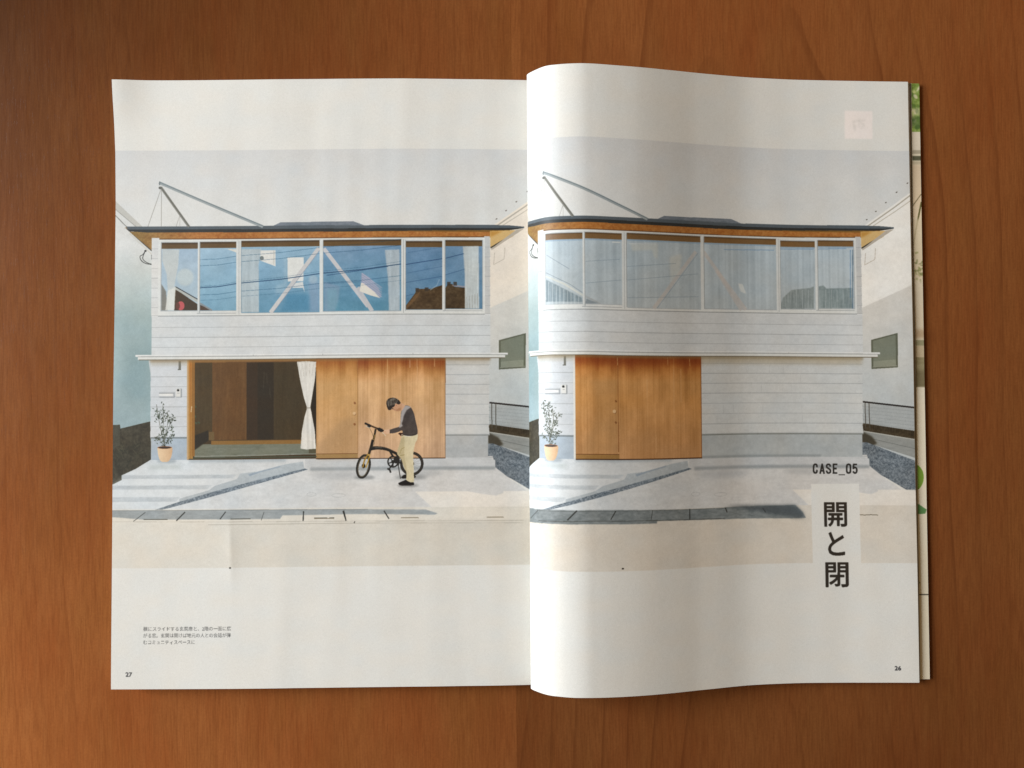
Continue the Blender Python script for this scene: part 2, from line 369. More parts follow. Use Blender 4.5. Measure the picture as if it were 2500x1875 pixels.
    if L:
        # inside and reflections, pane by pane
        cv.poly(A((495, 770), (640, 775), (632, 900), (600, 1080), (612, 1275), (525, 1275), (545, 1120), (535, 980), (495, 860)), (204, 209, 208), .85, 1)
        cv.poly(A((492, 1060), (530, 1120), (545, 1278), (492, 1278)), (120, 112, 100), .7, 1)
        cv.ell(*A((690, 1005))[0], 21, 21, (208, 216, 214), 0, .6, 2)
        cv.poly(A((606, 1100), (793, 1225), (793, 1278), (600, 1278)), (92, 78, 62)); cv.poly(A((816, 1232), (912, 1278), (816, 1278)), (104, 88, 76))
        cv.line(A((606, 1092), (790, 1200)), 6, (188, 192, 188)); cv.line(A((610, 1082), (793, 1185)), 2, (70, 74, 80)); cv.line(A((818, 1222), (912, 1278)), 4, (150, 156, 160))
        cv.ell(*A((655, 1240))[0], 9, 11, (198, 110, 112)); cv.ell(*A((630, 1240))[0], 5, 9, (120, 84, 74))
        cv.poly(A((545, 1115), (612, 1080), (600, 1275), (525, 1275)), (222, 224, 220), .9, .7)
        cv.poly(A((1035, 772), (1115, 775), (1115, 802)), (224, 224, 218))
        cv.poly(A((1160, 775), (1320, 775), (1300, 900), (1302, 1296), (1160, 1296)), noisy((192, 202, 206), 6, 8, 60, 3), .92, 1.2)
        cv.poly(A((1315, 785), (1440, 785), (1440, 920), (1310, 870)), (226, 226, 222)); cv.line(A((1425, 790), (1425, 905)), 1.4, (190, 188, 180))
        cv.ell(*A((1325, 850))[0], 5, 5, (110, 120, 122), 0, .8)
        cv.poly(A((1510, 850), (1540, 850), (1530, 1200), (1480, 1290), (1440, 1290), (1440, 1080), (1510, 1060)), (176, 200, 214), .5, 3)
        cv.poly(A((1537, 848), (1672, 848), (1668, 1045), (1540, 1045)), (228, 230, 228)); cv.poly(A((1580, 1060), (1665, 1050), (1680, 1140), (1665, 1100), (1580, 1100)), (220, 224, 224))
        cv.rect(*A((1715, 1050))[0], *A((1800, 1298))[0], (150, 166, 190), .45, 3); cv.ell(*A((1750, 1030))[0], 11, 10, (186, 200, 210), 0, .6, 2)
        cv.rect(*A((1440, 1150))[0], *A((1720, 1290))[0], (86, 138, 172), .5, 4)
        cv.line(A((1795, 775), (1400, 1298)), 10, (208, 208, 209)); cv.line(A((1803, 790), (1420, 1300)), 1.5, (150, 158, 172), .7)
        cv.poly(A((1840, 1050), (1970, 1090), (1960, 1200), (1930, 1295), (1840, 1295)), (146, 164, 186), .6, 2)
        cv.line(A((1840, 780), (2201, 1255)), 9.5, (204, 204, 207)); cv.line(B((300, 1290), (435, 1508)), 10, (198, 198, 201))
        cv.poly(B((335, 1140), (420, 1195), (500, 1290), (525, 1370), (510, 1390), (315, 1325), (330, 1240)), (170, 172, 192), .7, 1)
        cv.poly(B((332, 1240), (360, 1245), (450, 1320), (515, 1388), (430, 1365), (315, 1322)), (226, 222, 212))
        for k in range(5): cv.line(B((340, 1150 + k * 22), (530, 1290 + k * 22)), 1.4, (214, 196, 206), .7)
        cv.rect(*B((0, 1290))[0], *B((110, 1500))[0], (130, 180, 190), .35, 4)
        cv.poly(B((560, 925), (700, 920), (705, 1510), (600, 1508), (590, 1200)), noisy((190, 200, 206), 7, 8, 60, 3), .92, 1)
        # reflected roof, right panes
        cv.poly(B((764, 1460), (850, 1345), (870, 1300), (1000, 1300), (1112, 1265), (1112, 1498), (764, 1498)), noisy((98, 82, 60), 9, 12, 8, 2))
        cv.poly(B((766, 1465), (850, 1360), (900, 1330), (880, 1380), (766, 1498)), (140, 116, 86), .6, 1)
        cv.poly(B((1145, 1290), (1170, 1250), (1210, 1255), (1230, 1280), (1335, 1290), (1335, 1490), (1145, 1490)), noisy((92, 78, 58), 9, 12, 8, 2))
        cv.line(B((1215, 1268), (1330, 1280)), 3, (170, 160, 166), .8); cv.line(B((1000, 1310), (1060, 1270), (1085, 1210)), 2.4, (160, 186, 204), .6)
        for q in B((1175, 1245), (1235, 1245), (870, 1305), (960, 1300)): cv.rect(q[0] - 4, q[1] - 3, q[0] + 5, q[1] + 6, (82, 74, 66), .8)
        cv.poly(B((1312, 890), (1465, 885), (1470, 1492), (1330, 1490), (1330, 1150)), noisy((200, 206, 206), 8, 7, 80, 3), .95, .8)
        for k in range(5): cv.line(B((1350 + k * 26, 1380 - k * 9), (1352 + k * 26, 1490)), 1.2, (150, 146, 136), .6)
        # overhead wires in the glass
        for (ya, yb, yc, al, wd) in ((880, 850, 900, .5, 1.2), (930, 900, 1000, .5, 1.2), (1115, 1060, 1130, .85, 2), (1105, 1040, 1060, .4, 1), (1170, 1150, 1200, .5, 1.2), (1215, 1190, 1250, .35, 1)):
            for (ax, ay), (bx, by) in panes[:4]:
                if ax < 400: continue
                p0 = A((600, ya))[0]; p1 = A((2200, yb - 120))[0]
                f = lambda x: p0[1] + (x - p0[0]) / (p1[0] - p0[0]) * (p1[1] - p0[1])
                cv.line([(ax, f(ax)), ((ax + bx) / 2, f((ax + bx) / 2) + 2.5), (bx, f(bx))], wd, (52, 84, 112), al)
        for (a, b, wd, al) in (((764, 1065), (1110, 1010), 1.8, .7), ((1145, 1005), (1320, 960), 1.6, .7), ((770, 1150), (1110, 1085), 1, .4), ((764, 1240), (1112, 1180), 1.2, .5), ((1145, 1165), (1330, 1110), 1.2, .5), ((780, 950), (1110, 900), 1, .35), ((764, 1370), (840, 1350), 1, .5), ((0, 1165), (590, 1085), 1.8, .55), ((0, 1245), (320, 1230), 1.2, .4)):
            cv.line(B(a, b), wd, (48, 78, 108), al)
    else:
        cv.line(RA((1690, 850), (1290, 1388)), 9, (206, 198, 192), .6); cv.line(RA((1715, 860), (1320, 1390)), 1.6, (150, 162, 172), .6)
        cv.line(RA((1770, 850), (2172, 1400)), 9, (206, 198, 192), .6); cv.line(RB((0, 1035), (235, 1405)), 9, (206, 198, 192), .55)
        cv.poly(RA((1540, 870), (1560, 880), (1540, 1040), (1450, 1150), (1440, 900)), (214, 214, 206), .5, 3)
        cv.poly(RA((1060, 770), (1330, 770), (1325, 920), (1290, 900), (1270, 830), (1080, 840)), (214, 214, 204), .45, 2)
        cv.line(RA((890, 755), (960, 758)), 2, (226, 230, 228)); cv.line(RA((1050, 770), (1320, 772)), 2, (216, 220, 220), .7)
        cv.poly(RA((250, 1115), (595, 1290), (600, 1330), (250, 1330)), noisy((132, 148, 156), 14, 5, 80, 2), .8, 1)
        cv.line(RA((250, 1085), (420, 1155), (600, 1265)), 4.5, (206, 210, 206)); cv.line(RA((250, 1050), (480, 1160), (600, 1240)), 1.3, (136, 148, 156), .8)
        cv.line(RA((625, 1275), (770, 1345)), 4, (180, 186, 188)); cv.poly(RA((640, 1300), (760, 1345), (625, 1345)), (140, 150, 156), .8, .8)
        for k in range(9): cv.line(RA((275 + k * 36, 1140 + k * 17), (275 + k * 36, 1350)), 2.2, (206, 214, 216), .5)
        cv.line(RA((255, 880), (470, 1010)), 1.3, (132, 146, 158), .7)
        for (a, b) in (((630, 1150), (975, 1120)), ((1030, 1120), (1715, 1060)), ((630, 940), (960, 920)), ((1030, 990), (1500, 960)), ((1030, 1290), (1715, 1280))): cv.line(RA(a, b), 1.4, (134, 150, 162), .5)
        cv.poly(RB((640, 1290), (720, 1215), (900, 1195), (938, 1180), (938, 1395), (605, 1395)), noisy((142, 152, 152), 12, 5, 60, 2), .8, 1.2)
        cv.poly(RB((985, 1180), (1030, 1170), (1060, 1200), (1300, 1195), (1310, 1390), (985, 1390)), noisy((138, 152, 154), 12, 5, 60, 2), .85, 1.2)
        for k in range(12): cv.line(RB((660 + k * 56, 1215), (660 + k * 56, 1385)), 1.8, (196, 206, 208), .45)
        cv.poly(RB((205, 1150), (250, 1160), (285, 1255), (230, 1230)), (224, 226, 222), .8, 1)
        for (p0, p1) in (((70, 825), (550, 830)), ((605, 820), (930, 822)), ((970, 820), (1250, 815))): cv.line(RB(p0, p1), 2, (110, 150, 190), .5)
        cv.line(RB((1290, 830), (1290, 1290)), 2.2, (110, 146, 182), .6); cv.line(RB((1312, 830), (1312, 1390)), 2.4, (100, 120, 140), .8)
    # mullions back on top
    for (ax, bx, wide) in ((panes[0][1][0], panes[1][0][0], 0), (panes[1][1][0], panes[2][0][0], 1), (panes[2][1][0], panes[3][0][0], 0), (panes[3][1][0], panes[4][0][0], 1), (panes[4][1][0], panes[5][0][0], 0)):
        cv.rect(ax, wy0 + 4, bx, wy1 - 6, (220, 223, 222)); cv.rect(bx - 1.6, wy0 + 5, bx, wy1 - 8, (158, 164, 166), .8)
        if wide: cv.rect((ax + bx) / 2 - .8, wy0 + 4, (ax + bx) / 2 + .8, wy1 - 3, (182, 186, 186))
    cv.line(A((790, 1303), (1110, 1303)), 1, (170, 174, 176)); cv.line(B((1120, 1512), (1500, 1512)), 1, (170, 174, 176))
    # ---------- ground floor walls
    ysl = [872, 896, 920, 944.5, 968.7, 993.2, 1017.5, 1041.5, 1068]
    boards(cv, HL - 2, 461, [876, 920, 944.5, 968.7, 993.2, 1017.5, 1041.5, 1068], (214, 218, 222), .6)
    cv.rect(HL - 2, 876, 461, 892, (192, 188, 176), .6, 3)
    cv.poly(C((450, 195), (470, 195), (475, 360)), (206, 210, 212))
    cv.rect(372, 1068, 461, 1122, noisy((184, 195, 205), 3, 20, 20, 2)); cv.rect(370, 1066.5, 461, 1070, (140, 148, 152), .9)
    if L:
        boards(cv, 1088, 1197.5, [875, 896, 920, 944, 968, 992.5, 1017.5, 1042, 1066], (214, 214, 212), 2.4)
        cv.rect(1090, 1068, 1194, 1122, noisy((192, 194, 194), 3, 20, 20, 2)); cv.rect(1088, 1066, 1197, 1069, (150, 152, 150), .9)
        cv.rect(1088, 876, 1197, 894, (188, 180, 166), .5, 4)
    else:
        xd = RCf((1745, 600))[0][0]
        boards(cv, xd, 1197.5, [875, 896, 920, 944, 968, 992.5, 1017.5, 1042, 1066], (214, 216, 215), 2.4)
        for k in range(26): # butt joints of the boards
            xx = rnd.uniform(xd + 10, 1190); yy = ysl[rnd.randrange(1, 8)]; cv.rect(xx, yy - 22, xx + 1, yy - 2, (190, 192, 192), .5)
        cv.rect(xd, 1068, 1194, 1124, noisy((190, 195, 196), 3, 20, 20, 2)); cv.rect(xd, 1066, 1197, 1069, (134, 138, 134), .9); cv.rect(xd, 1118, 1090, 1124, (150, 156, 158), .6, 1.5)
        cv.rect(xd, 876, 1197, 896, (190, 180, 160), .75, 5)
    # bracket, letter box, intercom
    cv.rect(*C((745, 200))[0], *C((768, 288))[0], (132, 132, 126)); cv.rect(*C((735, 280))[0], *C((768, 288))[0], (110, 110, 104))
    (ax, ay), (bx, by) = C((553, 498), (700, 545)); cv.rect(ax + 1, ay + 1, bx + 2, by + 2, (140, 146, 150), .8, .6); cv.rect(ax, ay, bx, by, (196, 200, 204)); cv.rect(ax, ay + 4, bx - 2, by - 2, (232, 233, 232)); cv.rect(ax, ay + 3, bx, ay + 4, (150, 156, 160))
    (ax, ay), (bx, by) = C((720, 466), (770, 545)); cv.rect(ax + 1, ay, bx + 1.6, by + 1.5, (136, 142, 146), .8, .6); cv.rect(ax, ay, bx - 1, by, (226, 227, 225)); q = C((740, 483))[0]; cv.ell(q[0], q[1], 3, 2.8, (54, 56, 58)); cv.rect(ax + 3, ay + 10, bx - 4, ay + 12, (186, 188, 188))
    # ---------- doors
    def wood(x, y):
        c = gv(880, (200, 138, 88), 940, (217, 178, 134))(x, y)
        c = c + (gv(980, (0, 0, 0), 1100, (-2, 3, 14))(x, y))
        pl = np.floor((x - 3) / 13.6)
        pn = (np.sin(pl * 91.7) * 43758.5) % 1.0
        n = (vn(x, y, 26, 60, 6) - .5) * 22 + (vn(x, y, 7, 16, 1) - .5) * 8 + (pn - .5) * 16 + (vn(x, y, 2.2, 70, 2) - .5) * 13 + (vn(x, y, 9, 120, 3) - .5) * 12
        dk = np.clip(1 - (y - 878) / (26 + 30 * vn(x, y, 9, 500, 5)), 0, 1) * 46
        edge = (np.abs((x - 3) / 13.6 - np.round((x - 3) / 13.6)) < .035) * 10
        return np.clip(c + (n - dk - edge)[..., None] * np.array([1, 1, .9]), 0, 255)
    if L:
        dx0, dx1 = 773.6, 1088.6
        cv.rect(dx0, 877, dx1, 1122, wood)
        cv.poly([(dx0, 880), (dx0 + 102, 880), (dx0 + 102, 1122), (dx0, 1122)], (196, 150, 92), .35)
        cv.poly(E_((350, 700), (495, 700), (495, 1075), (100, 1075), (100, 960)), (184, 152, 118), .5, 6)
        cv.rect(*E_((493, 112))[0], *E_((498, 1030))[0], (150, 110, 72), .6); cv.line(E_((1000, 130), (1000, 205)), 1.4, (226, 186, 150)); cv.line(E_((1067, 120), (1072, 330)), 1.4, (222, 182, 140), .8); cv.line(E_((1235, 120), (1235, 195)), 1.2, (222, 182, 140), .8); cv.line(E_((783, 120), (785, 480)), 1.4, (222, 186, 140), .8)
        cv.line(E_((95, 1030), (495, 1030)), 1.6, (128, 96, 60)); cv.rect(*E_((95, 1033))[0], *E_((495, 1076))[0], (168, 138, 98), .8); cv.line(E_((95, 1077), (1340, 1079)), 2.2, (92, 70, 50)); cv.line(E_((1340, 112), (1338, 1078)), 1.6, (140, 96, 60), .8)
        for q, r, c in ((E_((466, 541))[0], 2.6, (160, 116, 76)), (E_((462, 642))[0], 4.0, (224, 190, 146)), (E_((464, 745))[0], 2.6, (160, 116, 76))): cv.ell(q[0] + .8, q[1] + .9, r, r, (120, 84, 54), 0, .7); cv.ell(q[0], q[1], r, r, c)
        # doorway
        cv.rect(*C((830, 190))[0], 774, 1122, (90, 74, 47))
        cv.rect(*C((900, 215))[0], *C((1075, 960))[0], noisy((94, 79, 50), 3, 8, 60, 2)); cv.rect(*C((1070, 215))[0], *C((1400, 965))[0], noisy((120, 92, 55), 4, 7, 60, 3)); cv.rect(*C((1400, 215))[0], *C((1505, 965))[0], (80, 63, 41)); cv.rect(*C((1505, 215))[0], *C((1660, 965))[0], (70, 58, 40)); cv.rect(*C((1660, 215))[0], *C((2068, 965))[0], noisy((88, 75, 50), 3, 8, 60, 4))
        for p in ((1570, 310, 1560, 470), (1620, 470, 1630, 560), (1590, 330, 1600, 430)): cv.line(C((p[0], p[1]), (p[2], p[3])), 1.6, (98, 92, 78), .7, .6)
        cv.poly(C((900, 1005), (2068, 1005), (2068, 1110), (900, 1135)), noisy((132, 134, 122), 4, 30, 6, 3)); cv.poly(C((900, 920), (1030, 870), (1050, 960), (985, 1000), (900, 1060)), (62, 54, 42), .95, 1)
        cv.rect(*C((1060, 968))[0], *C((1925, 1008))[0], (152, 120, 74)); cv.rect(*C((1060, 968))[0], *C((1925, 973))[0], (96, 78, 50), .8)
        cv.rect(*C((1035, 885))[0], *C((1088, 968))[0], (124, 106, 74)); 
        for q in C((905, 735), (915, 800), (940, 795), (905, 640)): cv.ell(q[0], q[1], 3.5, 2.2, (96, 104, 84), rnd.random(), .9)
        cv.line(C((850, 1138), (1400, 1135), (2068, 1135)), 3.4, (96, 98, 84)); cv.line(C((895, 1120), (2068, 1108)), 1.4, (168, 170, 162)); cv.rect(*C((2000, 1062))[0], *C((2068, 1105))[0], (100, 94, 74), .8)
        cv.rect(*C((836, 190))[0], *C((2068, 217))[0], (152, 112, 66)); cv.rect(*C((1200, 212))[0], *C((2068, 219))[0], (112, 84, 52), .8)
        cv.rect(*C((826, 190))[0], *C((846, 1150))[0], (204, 176, 138)); cv.rect(*C((842, 192))[0], *C((884, 1142))[0], gv(880, (190, 136, 76), 1118, (182, 144, 90))); cv.rect(*C((872, 192))[0], *C((902, 1120))[0], (160, 120, 68)); cv.line(C((862, 200), (862, 1140)), 1.2, (150, 104, 56), .7); cv.line(C((872, 640), (866, 690)), 1.8, (226, 206, 170))
        # tied curtain
        def cloth(x, y): return np.clip(np.array((224, 221, 214), np.float32) + ((vn(x, y, 3.2, 46, 2) - .5) * 26)[..., None], 0, 255)
        cv.poly(C((1884, 218), (1975, 212), (2070, 220), (2060, 380), (2030, 560), (2012, 664), (1982, 664), (1950, 560), (1915, 400)), cloth)
        cv.poly(C((1982, 664), (2014, 664), (2040, 770), (2058, 900), (2066, 1058), (2010, 1062), (1980, 1066), (1920, 1056), (1930, 900), (1955, 760)), cloth)
        cv.rect(*C((1976, 658))[0], *C((2020, 670))[0], (178, 172, 162)); cv.poly(C((2070, 300), (2070, 1050), (2060, 900), (2030, 740), (2018, 664), (2035, 560)), (60, 50, 36))
        for k in range(5): cv.line(C((1900 + k * 36, 240), (1925 + k * 26, 360)), 1, (176, 170, 160), .6)
    else:
        dp = RCf((526, 150), (1740, 155), (1752, 1120), (545, 1132))
        dx0, dx1 = dp[0][0] + 1, dp[1][0] + 1
        def wood2(x, y): return np.clip(wood(x, y) * np.array([.965, .89, .79]), 0, 255)
        cv.rect(dx0, 877, dx1, 1123, wood2)
        cv.rect(dx0, 877, dx1, 898, (140, 84, 44), .4, 5)
        cv.poly(RCf((700, 400), (950, 380), (950, 1080), (600, 1080), (740, 700)), (184, 146, 106), .4, 6)
        for X, ya, yb in ((940, 160, 1080), ): cv.line(RCf((X, ya), (X + 10, yb)), 1.6, (150, 104, 64), .8)
        for X, ya, yb in ((1222, 380, 900), (1310, 900, 1090), (1480, 180, 800), (1548, 280, 600), (1420, 170, 240), (1632, 180, 250), (935, 170, 240)): cv.line(RCf((X, ya), (X + 4, yb)), 1.2, (226, 184, 136), .7)
        cv.rect(dx0, 1111, dx0 + 104, 1123, (166, 130, 86), .8); cv.rect(dx0, 1110, dx0 + 104, 1111.6, (120, 84, 52)); cv.rect(dx0, 1121.5, dx1, 1124, (96, 68, 46)); cv.rect(dx1 - 1.5, 880, dx1, 1122, (130, 88, 54), .7)
        for p, r, c in (((921, 587), 2.4, (156, 112, 72)), ((908, 688), 4.2, (226, 192, 148)), ((921, 793), 2.4, (156, 112, 72))): q = RCf(p)[0]; cv.ell(q[0] + .8, q[1] + .9, r, r, (110, 76, 46), 0, .7); cv.ell(q[0], q[1], r, r, c)
    # ---------- long canopy between the storeys
    cv.rect(HL - 4, 872, HR, 884, (150, 128, 96) if L else (150, 134, 104), .55, 2)
    cv.rect(331, 865.5, 1242.5, 870, (232, 233, 232)); cv.rect(337, 869.5, 1240, 871.2, (160, 162, 160)); cv.rect(337, 871, 1236, 877.2, (226, 227, 224)); cv.rect(340, 876.6, 1236, 878.6, (120, 112, 98), .85); cv.rect(345, 868, HR, 869.4, (184, 188, 188), .5)
    for X in (620, 790, 1010): cv.rect(X, 866, X + 1, 871, (150, 152, 150), .7)
    # ---------- potted olive tree
    pot = smooth(C((540, 1032), (610, 1026), (682, 1032), (684, 1080), (668, 1140), (645, 1168), (610, 1172), (575, 1166), (555, 1130), (544, 1080)), 5)
    cv.ell(*C((630, 1165))[0], 24, 5, (150, 160, 166), 0, .6, 3)
    cv.poly(pot, gh(386, (236, 212, 180), 425, (216, 182, 146))); cv.ell(*C((611, 1033))[0], 17.5, 3.2, (150, 104, 72)); cv.ell(*C((611, 1035))[0], 15, 2.2, (70, 58, 46))
    stems = [((605, 1030), (600, 800), (592, 620)), ((606, 1000), (560, 800), (530, 620)), ((606, 990), (650, 840), (700, 740)), ((604, 1020), (560, 960), (515, 930)), ((608, 1020), (660, 950), (690, 900)), ((606, 960), (640, 800), (635, 690))]
    for st in stems: cv.line(catmull(C(*st), 6), 1.0, (104, 102, 88))
    for i in range(190):
        st = rnd.choice(stems + stems[:3]); t = rnd.random() ** .8
        X = (1 - t) ** 2 * st[0][0] + 2 * t * (1 - t) * st[1][0] + t * t * st[2][0] + rnd.gauss(0, 17 + 10 * (1 - t)); Y = (1 - t) ** 2 * st[0][1] + 2 * t * (1 - t) * st[1][1] + t * t * st[2][1] + rnd.gauss(0, 16)
        if Y > 1020: continue
        q = C((X, Y))[0]; cv.ell(q[0], q[1], rnd.uniform(1.8, 3.6), rnd.uniform(.7, 1.2), rnd.choice([(78, 86, 72), (96, 104, 92), (62, 70, 58), (112, 120, 108), (70, 76, 62)]), rnd.uniform(-1.2, 2.2), .92, 0, 8)
    if L: draw_rider(cv)
    # the printing inks hold a little more density than the paper-white scale above
    r0, r1 = int((YT - cv.y0) * S), int((YB - cv.y0) * S)
    b = 255 * np.clip(cv.a[r0:r1] / 255, 0, 1) ** 1.17
    b *= 1 - .16 * np.clip((120 - b) / 70, 0, 1)
    yy, xx = np.mgrid[r0:r1:2, 0:cv.W:2]
    X, Y = xx / S + cv.x0, yy / S + cv.y0
    tex = (vn(X, Y, 95, 60, 2) - .5) * .016 + (vn(X, Y, 33, 24, 3) - .5) * .020 + (vn(X, Y, 12, 10, 4) - .5) * .020 + (vn(X, Y, 5, 5, 5) - .5) * .026
    hue = (vn(X, Y, 70, 60, 6) - .5) * 2.4
    up = lambda q: np.repeat(np.repeat(q, 2, 0), 2, 1)[:b.shape[0], :cv.W]
    tex, hue = up(tex), up(hue)
    amt = np.clip((sky_amt(Y)), 0, 1); amt = up(amt)
    b *= (1 + tex * amt)[..., None]
    b[..., 0] += hue; b[..., 2] -= hue
    cv.a[r0:r1] = b

def draw_rider(cv):
    BK = (58, 55, 51)
    # soft contact shadows
    cv.ell(*E_((560, 1262))[0], 26, 4, (140, 142, 142), 0, .8, 3); cv.ell(*E_((1010, 1262))[0], 40, 5, (146, 148, 148), 0, .8, 4); cv.ell(*E_((980, 1342))[0], 26, 3, (128, 128, 126), 0, .8, 3)
    # rear wheel
    c = G((660, 1208))[0]
    for k in range(18): a = k * math.pi / 9; cv.line([c, (c[0] + 25 * math.cos(a), c[1] + 26 * math.sin(a))], .7, (150, 148, 142), .6)
    cv.ring(c[0], c[1], 28.8, 29.4, 6.6, BK); cv.ring(c[0], c[1], 26, 26.6, 1.2, (90, 82, 70)); cv.ell(c[0], c[1], 5.5, 7, (58, 52, 48))
    # front wheel
    c = E_((550, 1155))[0]
    for k in range(16): a = k * math.pi / 8; cv.line([c, (c[0] + 11 * math.cos(a) + 6 * math.sin(-a) * .5, c[1] + 24 * math.sin(a))], .7, (150, 148, 142), .6)
    cv.ring(c[0], c[1], 17.5, 30.5, 6.2, BK, .22); cv.ring(c[0], c[1], 13.2, 26, 1.4, (120, 108, 84), .22)
    cv.ell(*E_((552, 1150))[0], 4.5, 5.5, (52, 48, 44))
    # forks, stem
    cv.line(E_((600, 1030), (560, 1095), (545, 1160)), 3.2, (178, 142, 66)); cv.line(E_((612, 1040), (598, 1100), (575, 1165)), 2.8, (186, 152, 78)); cv.line(E_((625, 960), (606, 1030)), 6, (70, 58, 40))
    cv.line(E_((668, 800), (655, 870), (632, 950)), 4.6, (64, 56, 42)); cv.line(E_((662, 850), (640, 925)), 1.6, (196, 158, 82)); cv.line(E_((640, 905), (628, 955)), 6.5, (46, 42, 38))
    # handlebar
    cv.line(E_((568, 740), (620, 763)), 4.6, (50, 46, 42)); cv.line(E_((620, 763), (690, 792), (748, 815)), 4.0, (92, 74, 56)); cv.line(E_((690, 793), (748, 816)), 5, (48, 44, 42))
    for q in E_((605, 765), (705, 800), (722, 808)): cv.ell(q[0], q[1], 4.2, 4.6, (52, 48, 46))
    cv.line(E_((570, 765), (600, 778), (615, 785)), 1.6, (200, 196, 186)); cv.line(E_((735, 830), (755, 845), (762, 862)), 1.8, (226, 214, 190))
    cv.line(catmull(E_((610, 785), (640, 850), (655, 930), (625, 980)), 8), .9, (90, 80, 60), .8)
    # main tube
    cv.poly(smooth(G((20, 1000), (60, 948), (150, 945), (240, 955), (330, 985), (400, 1020), (445, 1045), (450, 1095), (400, 1062), (330, 1030), (270, 1008), (200, 995), (110, 995), (50, 1005)), 5), (50, 47, 42))
    cv.line(G((115, 963), (210, 965)), 2.6, (126, 122, 114), .7); cv.line(G((60, 955), (240, 960), (390, 1022)), 1, (112, 106, 96), .6)
    cv.line(G((340, 1030), (375, 1095)), 4.6, BK); cv.line(G((380, 1180), (560, 1200), (660, 1208)), 3, BK); cv.line(G((430, 1080), (640, 1200)), 2.6, BK); cv.line(G((440, 1060), (470, 1160), (455, 1230)), 4, BK)
    c = G((378, 1178))[0]; cv.ring(c[0], c[1], 14, 14.4, 3.4, BK); cv.ell(c[0], c[1], 4.5, 4.5, BK); cv.ell(*G((425, 1150))[0], 6, 9, BK)
    for k in range(5): a = k * 1.2566 + .3; cv.line([c, (c[0] + 12 * math.cos(a), c[1] + 12 * math.sin(a))], 2.2, BK)
    cv.line(G((385, 1200), (318, 1290)), 3.2, BK); cv.line(G((300, 1282), (330, 1300), (342, 1335)), 4, BK); cv.line(G((452, 1200), (490, 1430)), 2.0, (70, 68, 64))
    # person: far shoe, trousers, near shoe
    cv.poly(smooth(G((500, 1408), (530, 1382), (580, 1368), (700, 1384), (718, 1392), (714, 1418), (660, 1424), (510, 1428)), 4), (48, 44, 42))
    tr = smooth(G((515, 780), (590, 788), (660, 792), (745, 765), (741, 850), (716, 890), (702, 940), (687, 1020), (681, 1100), (686, 1200), (690, 1350), (686, 1486), (628, 1482), (580, 1466), (580, 1390), (576, 1325), (560, 1300), (535, 1240), (502, 1140), (470, 1098), (441, 1060), (446, 1010), (470, 940), (490, 870), (503, 810)), 4)
    cv.poly(tr, noisy(gh(975, (214, 202, 168), 1015, (223, 212, 182)), 4, 5, 14, 2))
    cv.poly(G((520, 800), (548, 805), (552, 960), (545, 1075), (560, 1160), (580, 1250), (580, 1330), (560, 1300), (502, 1140), (470, 1098), (441, 1060), (446, 1010), (490, 870)), (194, 180, 144), .7, .8)
    cv.line(catmull(G((550, 965), (510, 985), (480, 1060)), 5), 1.4, (160, 144, 104), .7); cv.line(G((548, 1075), (490, 1085)), 1.4, (150, 134, 96), .8); cv.line(G((690, 900), (705, 870), (722, 860)), 1.4, (226, 214, 180)); cv.line(G((600, 850), (585, 960), (592, 1200)), 1.2, (220, 208, 172), .6)
    cv.poly(smooth(G((455, 1500), (490, 1482), (540, 1462), (570, 1450), (600, 1470), (640, 1488), (690, 1492), (692, 1525), (650, 1536), (540, 1538), (475, 1528)), 4), (44, 40, 39)); cv.line(G((470, 1522), (685, 1528)), 1.4, (84, 78, 72), .7)
    # waist item, shirt hem
    cv.poly(G((455, 755), (480, 742), (525, 748), (520, 795), (495, 790)), (74, 40, 30)); cv.line(catmull(G((525, 770), (505, 775), (520, 800)), 5), 1.2, (226, 216, 196)); cv.poly(G((540, 780), (600, 790), (660, 800), (640, 806), (560, 796)), (230, 226, 216))
    # sweater
    sw = smooth(G((540, 335), (600, 335), (642, 360), (672, 405), (697, 470), (716, 560), (735, 640), (748, 720), (741, 765), (700, 785), (640, 793), (590, 790), (550, 782), (525, 768), (522, 730), (515, 708), (470, 725), (400, 746), (350, 751), (325, 745), (324, 702), (355, 688), (420, 668), (470, 650), (488, 610), (492, 560), (495, 500), (500, 440), (510, 405), (528, 370)), 4)
    cv.poly(sw, noisy((96, 88, 85), 4, 6, 10, 3))
    hl = smooth(G((545, 338), (600, 337), (645, 362), (610, 385), (580, 410), (562, 450), (540, 490), (525, 560), (508, 610), (526, 640), (500, 655), (478, 668), (466, 652), (486, 612), (493, 530), (503, 440), (516, 395)), 4)
    cv.poly(hl, (190, 184, 181), .9, .5)
    cv.poly(G((560, 440), (600, 420), (640, 470), (600, 600), (540, 690), (520, 640), (535, 560)), (84, 76, 74), .5, 1.5)
    cv.line(G((530, 775), (640, 785), (740, 758)), 1.4, (60, 54, 52), .8); cv.line(G((330, 700), (335, 748)), 1.6, (58, 52, 52), .8)
    # hand: palm with four fingers round the grip and the thumb
    cv.poly(smooth(G((262, 702), (300, 692), (326, 694), (328, 742), (295, 758), (270, 752), (248, 722)), 4), (226, 190, 160))
    for (a, b) in (((262, 712), (236, 722)), ((264, 724), (240, 736)), ((268, 736), (248, 750)), ((275, 746), (258, 762))): cv.line(G(a, b), 2.4, (218, 178, 146))
    cv.line(G((270, 704), (246, 706)), 2.2, (230, 196, 168)); cv.line(G((326, 694), (328, 744)), 1, (190, 150, 124), .6)
    # head
    cv.poly(smooth(G((500, 360), (490, 300), (520, 305), (560, 335), (540, 372), (505, 415), (488, 410)), 4), (214, 176, 146))
